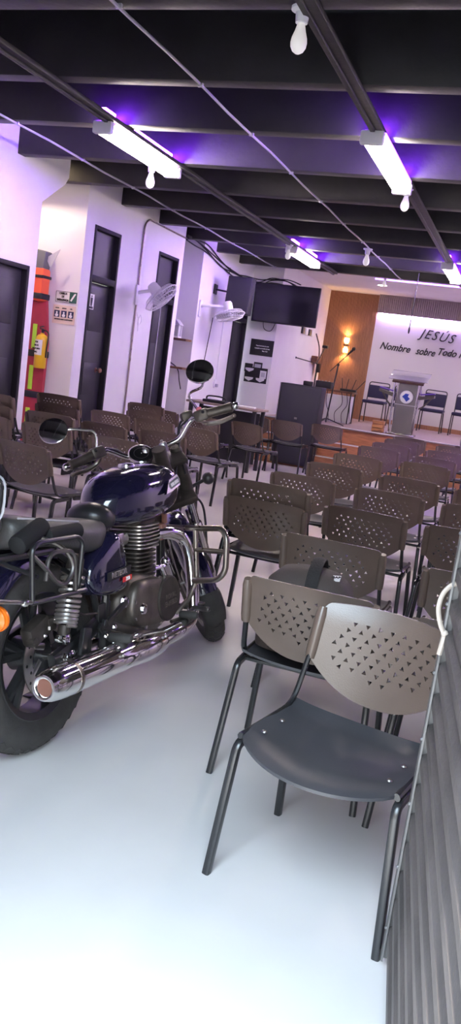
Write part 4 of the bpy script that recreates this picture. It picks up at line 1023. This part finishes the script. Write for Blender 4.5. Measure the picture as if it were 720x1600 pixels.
# foam bars, racks on the right and left
g = MB(); g.lathe([(.024, 0), (.030, .004), (.032, .012), (.032, .155), (.030, .163), (.024, .167)], (-.125, -.165, .832), V((-.20, -.02, -.055)), 24); bp('foam_roll', g, 'foam')
g = MB(); g.lathe([(.022, 0), (.028, .004), (.028, .19), (.022, .194)], (-.14, -.185, .798), V((1, .02, -.02)), 20); bp('foam_roll', g, 'foam')
for s in (-1, 1):
    y = s*.27; g = MB()
    g.tube(fillet([(-.055, y+s*-.02, .615), (-.05, y, .775), (-.08, y, .795), (-.29, y, .805), (-.325, y, .79), (-.33, y, .63)], .05, 5), .0085, 10)
    g.tube([(-.335, y, .625), (-.20, y, .618), (-.04, y-s*-.0, .610)], .0085, 10); rk = bp('side_rack', g, 'frame_black')
    g = MB(); g.tube(fillet([(-.10, y, .62), (-.095, y, .755), (-.24, y, .765), (-.26, y, .68)], .05, 5), .0075, 8)
    g.tube(catmull([(-.17, y+s*-.08, .80), (-.13, y+s*-.02, .76), (-.11, y, .70), (-.15, y, .655), (-.20, y, .665), (-.26, y, .72), (-.30, y-s*.03, .775)], 6), .0078, 8)
    bp('inner_loop', g, 'dark_steel', rk)
    g = MB(); g.tube([(-.33, y, .627), (-.50, y, .665)], .007, 8); g.ell((-.365, y, .633), (.016, .012, .012), 10, 8); bp('stay', g, 'steel', rk)
    for q in ([(-.05, y, .64), (.02, s*.14, .66)], [(-.30, y, .70), (-.30, s*.10, .74)]): bp('mount', MB().tube(q, .008), 'frame_black', rk)
    g = MB(); g.cyl((-.42, s*.12, .66), (-.445, s*.20, .60), .010, n=10); g.lathe([(.022, -.03), (.034, -.012), (.036, .0)], (-.45, s*.235, .600), (-1, 0, 0), 22); ri = bp('rear_indicator', g, 'frame_black')
    g = MB(); g.lathe([(.036, 0), (.034, .012), (.020, .022), (.001, .026)], (-.45, s*.235, .600), (-1, 0, 0), 22); g.lathe([(.0375, -.008), (.0385, .0), (.0375, .004)], (-.45, s*.235, .600), (-1, 0, 0), 22); bp('indicator_lens', g, 'orange_lens', ri)
g = MB(); g.lathe([(.05, -.05), (.06, -.02), (.06, .02), (.03, .04), (.001, .045)], (-.40, 0, .66), (-1, 0, .1), 24); bp('tail_light', g, 'red_plastic')
# frame
g = MB()
g.tube(catmull([(1.02, 0, .94), (1.01, 0, .80), (1.0, 0, .60), (.985, 0, .36), (.93, 0, .27), (.80, 0, .245)], 5), .021, 12)
g.tube([(1.0, 0, .88), (.55, 0, .80), (.30, 0, .76)], .022, 12)
g.box((.965, 0, .835), (.10, .05, .12), b=.01)
for s in (-1, 1):
    g.tube(fillet([(.45, s*.06, .76), (.28, s*.125, .72), (-.42, s*.125, .75)], .05), .014, 10)
    g.tube([(-.02, s*.13, .735), (.20, s*.13, .60), (.28, s*.12, .40)], .014, 10)
    g.tube(catmull([(.36, s*.06, .76), (.33, s*.12, .60), (.30, s*.125, .40), (.34, s*.10, .27), (.5, s*.09, .235), (.82, s*.06, .245)], 5), .017, 10)
    g.box((.29, s*.13, .42), (.09, .02, .13), b=.006)
bp('frame', g, 'frame_black')
for s in (-1, 1):
    g = MB(); g.tube([(.31, s*.115, .415), (.16, s*.130, .388), (-.05, s*.135, .345)], .017, 10, rb=.029, ref=(0, 1, 0), sq=.6); sa = bp('swingarm', g, 'frame_black')
    g = MB(); g.lathe([(.001, .034), (.014, .034), (.018, .024), (.024, .020), (.024, .0)], (0, s*.137, .347), (0, s, 0), 6); g.lathe([(.016, 0), (.016, .012), (.001, .014)], (.035, s*.150, .355), (0, s, 0), 10); bp('axle_nut', g, 'chrome', sa)
    # shock absorber
    a, b = V((.075, s*.160, .70)), V((-.02, s*.160, .425)); ax = (b-a).normalized(); L = (b-a).length
    g = MB(); g.lathe([(.020, 0), (.030, .01), (.032, .055), (.030, .06), (.012, .062), (.012, L-.05), (.022, L-.045), (.022, L-.02), (.014, L)], a, ax, 18); sh = bp('shock_absorber', g, 'engine_dark')
    g = MB(); X = ax.orthogonal().normalized(); Y = ax.cross(X); P = []; N = 150
    for i in range(N+1):
        t = i/N; tt = t-.10*math.sin(PI*t)*.8; ang = 2*PI*11*(t**.82 if False else t); h = .055+(L-.10)*(t+.07*math.sin(2*PI*t)*-0+.10*math.sin(PI*t)); P.append(a+ax*h+(X*math.cos(ang)+Y*math.sin(ang))*.037)
    g.tube(P, .0065, 6); bp('spring', g, 'fin_edge', sh)
    g = MB(); g.lathe([(.018, -.02), (.022, 0), (.018, .022), (.008, .028)], b, (0, s, 0), 12); bp('lower_bolt', g, 'chrome', sh)
g = MB(); g.box((-.085, -.098, .462), (.115, .055, .075), Matrix.Rotation(-.35, 3, 'Y'), b=.016); g.box((-.03, -.105, .475), (.05, .05, .05), b=.01); g.cyl((-.13, -.10, .44), (-.13, -.13, .44), .012, n=10); g.tube(catmull([(-.05, -.11, .49), (.05, -.15, .50), (.15, -.14, .47), (.27, -.13, .45)], 5), .005, 6); bp('rear_caliper', g, 'engine_dark')
g = MB(); g.box((-.055, -.130, .468), (.012, .008, .012), .7); g.ell((-.075, -.128, .445), (.008, .006, .008), 8, 6); g.ell((-.02, -.134, .49), (.010, .008, .010), 8, 6); bp('caliper_bolts', g, 'chrome')
# side panels
for s in (-1, 1):
    out = [(.165, .60), (.20, .66), (.27, .705), (.345, .745), (.385, .735), (.42, .68), (.44, .60), (.455, .54), (.43, .515), (.36, .505), (.25, .515), (.19, .545)]
    g = MB(); cx = sum(p[0] for p in out)/len(out); cz = sum(p[1] for p in out)/len(out); rings = []
    P = [(p.x, p.z) for p in catmull([(a, 0, b) for a, b in out], 4, closed=True)]
    for k, y in ((1.0, .095), (1.0, .125), (.97, .146), (.88, .158), (.68, .166), (.35, .170)):
        rings.append([V((cx+(a-cx)*k, s*y, cz+(b-cz)*k)) for a, b in P])
    g.loft(rings); sp = bp('side_panel', g, 'blue_paint', sharp=70)
    if s < 0:
        X, Y = V((1, 0, .035)), V((-.03, -.05, 1)); o = V((.335, -.1755, .592)); g = MB(); g.prism([(-.082, -.018), (.088, -.018), (.088, .018), (-.082, .018)], o, X, Y, .003); bd = bp('panel_badge', g, 'black_paint', sp)
        text('badge_letters', 'METEOR', .030, o+V((-.0, -.003, .001)), X, Y, 'fin_edge', bd, ext=.001, sx=.95, bold=.001)
        g = MB(); g.prism([(-.032, -.011), (.032, -.011), (.032, .009), (-.032, .009)], o+V((.060, -.001, -.028)), X, Y, .003); b3 = bp('red_badge', g, 'red_plastic', sp)
        text('badge_letters', '350', .020, o+V((.060, -.004, -.029)), X, Y, 'white_paint', b3, ext=.001, bold=.0006)
# engine
g = MB(); P = catmull([(.42, 0, .47), (.50, 0, .535), (.66, 0, .530), (.80, 0, .48), (.875, 0, .39), (.82, 0, .30), (.66, 0, .262), (.50, 0, .275), (.42, 0, .35)], 5, closed=True)
cx, cz = .65, .40
g.loft([[V((cx+(p.x-cx)*k, y, cz+(p.z-cz)*k)) for p in P] for k, y in ((.7, .15), (.92, .135), (1, .09), (1, -.09), (.94, -.125), (.80, -.140))]); eng = bp('crankcase', g, 'engine_grey', sharp=50)
g = MB(); P = catmull([(.455, 0, .44), (.50, 0, .515), (.60, 0, .520), (.72, 0, .505), (.82, 0, .45), (.845, 0, .375), (.775, 0, .318), (.65, 0, .315), (.52, 0, .335), (.46, 0, .375)], 5, closed=True); cx, cz = .65, .42
g.loft([[V((cx+(p.x-cx)*k, y, cz+(p.z-cz)*k)) for p in P] for k, y in ((1, -.11), (1, -.150), (.97, -.164), (.90, -.172), (.55, -.177))]); cov = bp('engine_cover', g, 'engine_grey', eng, sharp=50)
g = MB(); g.lathe([(.098, -.01), (.098, .008), (.092, .014), (.001, .017)], (.735, -.172, .415), (0, -1, 0), 36); dc = bp('clutch_disc', g, 'engine_dark', cov if False else eng, sharp=30)
for i, t in enumerate(('ROYAL', 'ENFIELD')): text('cover_letters', t, .030, (.738, -.1885, .425-.030*i), (1, 0, .02), (-.02, 0, 1), 'engine_grey', dc, ext=.0015, bold=.0008)
g = MB()
for a in range(9):
    th = 2*PI*a/9; p = V((.65+.185*math.cos(th), -.162, .415+.098*math.sin(th))); g.lathe([(.009, 0), (.009, .008), (.001, .009)], p, (0, -1, 0), 6)
bp('cover_bolts', g, 'steel', eng)
g = MB(); g.lathe([(.020, 0), (.024, .008), (.020, .018), (.008, .022), (.001, .022)], (.515, -.170, .415), (0, -1, 0), 12); bp('bright_bolt', g, 'chrome', eng); g = MB(); g.lathe([(.022, 0), (.026, .006), (.022, .014), (.001, .016)], (.405, -.15, .465), (0, -1, 0), 8); bp('bright_bolt', g, 'chrome', eng)
g = MB(); g.cyl((.66, -.15, .555), (.72, -.165, .555), .010, n=10); g.cyl((.70, -.16, .56), (.735, -.165, .50), .011, n=10); bp('oil_fitting', g, 'chrome', eng); g = MB(); g.ell((.80, -.13, .56), (.022, .022, .022), 12, 8); bp('sensor_cap', g, 'chrome', eng)
TI = Matrix.Rotation(.06, 3, 'Y')
def cyl_ring(z, hx_, hy_, cx0=.715):
    return [V((cx0+(z-.5)*.06+math.copysign(abs(math.cos(a))**.45, math.cos(a))*hx_, math.copysign(abs(math.sin(a))**.45, math.sin(a))*hy_, z)) for a in [2*PI*k/28 for k in range(28)]]
g = MB(); g.loft([cyl_ring(z, .062, .075) for z in (.49, .62)]+[cyl_ring(z, .070, .088) for z in (.625, .735)]); cy = bp('cylinder', g, 'engine_dark', eng, sharp=40)
g = MB()
for k in range(7): z = .505+.0175*k; g.loft([cyl_ring(z, .082, .100), cyl_ring(z+.0055, .082, .100)])
bp('cooling_fins', g, 'engine_grey', cy, sharp=30)
g = MB()
for k in range(7): z = .632+.0155*k; g.loft([cyl_ring(z, .090, .112), cyl_ring(z+.0055, .090, .112)])
bp('head_fins', g, 'fin_edge', cy, sharp=30)
g = MB(); g.loft([cyl_ring(.735, .088, .09), cyl_ring(.755, .092, .092), cyl_ring(.778, .080, .08), cyl_ring(.79, .06, .05)]); g.box((.84, -.04, .745), (.07, .09, .07), b=.015); g.ell((.62, -.07, .765), (.06, .04, .03), 16, 10); bp('head_cover', g, 'engine_dark', eng)
g = MB(); g.box((.83, -.085, .685), (.05, .055, .075), b=.012); g.cyl((.85, -.10, .76), (.85, -.10, .72), .013, n=8); bp('exhaust_port', g, 'brown_plastic', eng)
g = MB(); g.cyl((.48, -.02, .675), (.62, -.02, .68), .034, n=16); g.box((.50, -.05, .675), (.075, .07, .09), b=.012); g.box((.44, 0, .68), (.08, .13, .10), b=.02); bp('throttle_body', g, 'steel', eng)
# exhaust
P = catmull([(.80, -.085, .680), (.87, -.115, .675), (.935, -.140, .645), (.975, -.155, .575), (.99, -.165, .45), (.985, -.172, .34), (.955, -.180, .285), (.88, -.195, .268), (.70, -.210, .272), (.45, -.222, .283)], 7)
g = MB(); g.tube(P, [.029 if p.x > .9 or p.z > .4 else .029+.010*min(1, (.9-p.x)/.15) for p in P], 18); ex = bp('exhaust_pipe', g, 'chrome')
a, b = V((.46, -.222, .283)), V((-.245, -.238, .327)); d = (b-a).normalized(); L = (b-a).length
g = MB(); g.lathe([(.040, 0), (.043, .03), (.052, .12), (.056, .20), (.057, L-.09), (.055, L-.06), (.050, L-.02), (.043, L-.002), (.036, L), (.030, L-.004), (.026, L-.03), (.001, L-.05)], a, d, 36); mf = bp('muffler', g, 'chrome', sharp=50)
g = MB(); g.lathe([(.001, L-.045), (.0275, L-.044), (.029, L-.01)], a, d, 24); bp('outlet_bore', g, 'brown_plastic', mf)
g = MB(); g.lathe([(.0575, L-.16), (.0583, L-.155), (.0583, L-.145), (.0575, L-.14)], a, d, 36); bp('band', g, 'worn_chrome', mf)
g = MB(); rings = []
Xs = V((0, -1, .6)); Xs = (Xs-d*Xs.dot(d)).normalized(); Ys = d.cross(Xs)
for i in range(11):
    t = i/10; h = -.10+.42*t; rr = .030+.034*math.sin(PI*min(1, .12+t*.75))**.8; rg = []
    w = 1.25*(1-.25*t)
    for k in range(13):
        an = -w+2*w*k/12; rg.append(a+d*h+(Xs*math.cos(an)+Ys*math.sin(an))*(rr+.004))
    for k in range(12, -1, -1):
        an = -w+2*w*k/12; rg.append(a+d*h+(Xs*math.cos(an)+Ys*math.sin(an))*rr)
    rings.append(rg)
g.loft(rings); bp('heat_shield', g, 'chrome', mf, sharp=60)
g = MB()
for h, an in ((-.06, .0), (.12, .5), (.29, -.1)): q = a+d*h+(Xs*math.cos(an)+Ys*math.sin(an))*.062; g.ell(q, (.007, .007, .007), 8, 6)
bp('shield_bolts', g, 'steel', mf)
g = MB(); g.box((.10, -.17, .385), (.05, .02, .10), Matrix.Rotation(.3, 3, 'Y'), b=.004); bp('muffler_bracket', g, 'frame_black', mf); g = MB(); g.box((.24, -.165, .35), (.03, .03, .09), b=.004); bp('muffler_bracket', g, 'frame_black', mf)
# footpegs and brake pedal
g = MB(); g.box((.38, -.16, .365), (.30, .018, .035), Matrix.Rotation(.35, 3, 'Y'), b=.004); g.box((.33, -.165, .44), (.16, .016, .022), Matrix.Rotation(-.35, 3, 'Y'), b=.003); g.box((.26, -.16, .36), (.14, .016, .03), Matrix.Rotation(.9, 3, 'Y'), b=.003); bp('peg_bracket', g, 'frame_black')
g = MB(); g.lathe([(.014, 0), (.018, .01), (.018, .09), (.012, .10)], (.245, -.18, .365), (0, -1, .05), 12); bp('pillion_footpeg', g, 'rubber')
g = MB(); g.ell((.22, -.185, .375), (.012, .01, .012), 8, 6); g.ell((.255, -.20, .405), (.012, .01, .012), 8, 6); g.ell((.255, -.20, .345), (.014, .01, .014), 8, 6); bp('peg_bolts', g, 'chrome')
g = MB(); g.lathe([(.016, 0), (.018, .01), (.018, .075), (.012, .085)], (.86, -.17, .315), (0, -1, .03), 12); bp('rider_footpeg', g, 'rubber')
g = MB(); g.tube(catmull([(.78, -.165, .30), (.88, -.175, .30), (.96, -.185, .325), (.99, -.19, .335)], 5), .008, 8); g.box((1.0, -.195, .337), (.045, .045, .012), b=.004); bp('brake_pedal', g, 'dark_steel')
# crash guards
for s in (-1, 1):
    g = MB(); g.tube(fillet([(.99, s*.03, .680), (.945, s*.20, .690), (.925, s*.345, .700), (.905, s*.375, .66), (.89, s*.375, .52), (.90, s*.335, .475), (.93, s*.20, .455)], .045, 5), .0135, 12)
    g.tube([(.945, s*.205, .690), (.945, s*.21, .46), (.965, s*.16, .36), (.95, s*.10, .295)], .0125, 12)
    g.tube([(.943, s*.207, .595), (.905, s*.372, .600)], .0115, 10); cg = bp('crash_guard', g, 'worn_chrome')
    g = MB(); g.tube([(.97, s*.08, .325), (.955, s*.255, .325)], .012, 10, rb=.009); g.ell((.955, s*.26, .325), (.012, .011, .012), 10, 8); bp('lower_bar', g, 'dark_steel', cg)
# stand on the far side
g = MB(); g.tube([(.42, .12, .24), (.38, .26, .045)], .012, 10); g.box((.37, .268, .043), (.07, .05, .012), b=.003); bp('side_stand', g, 'frame_black')
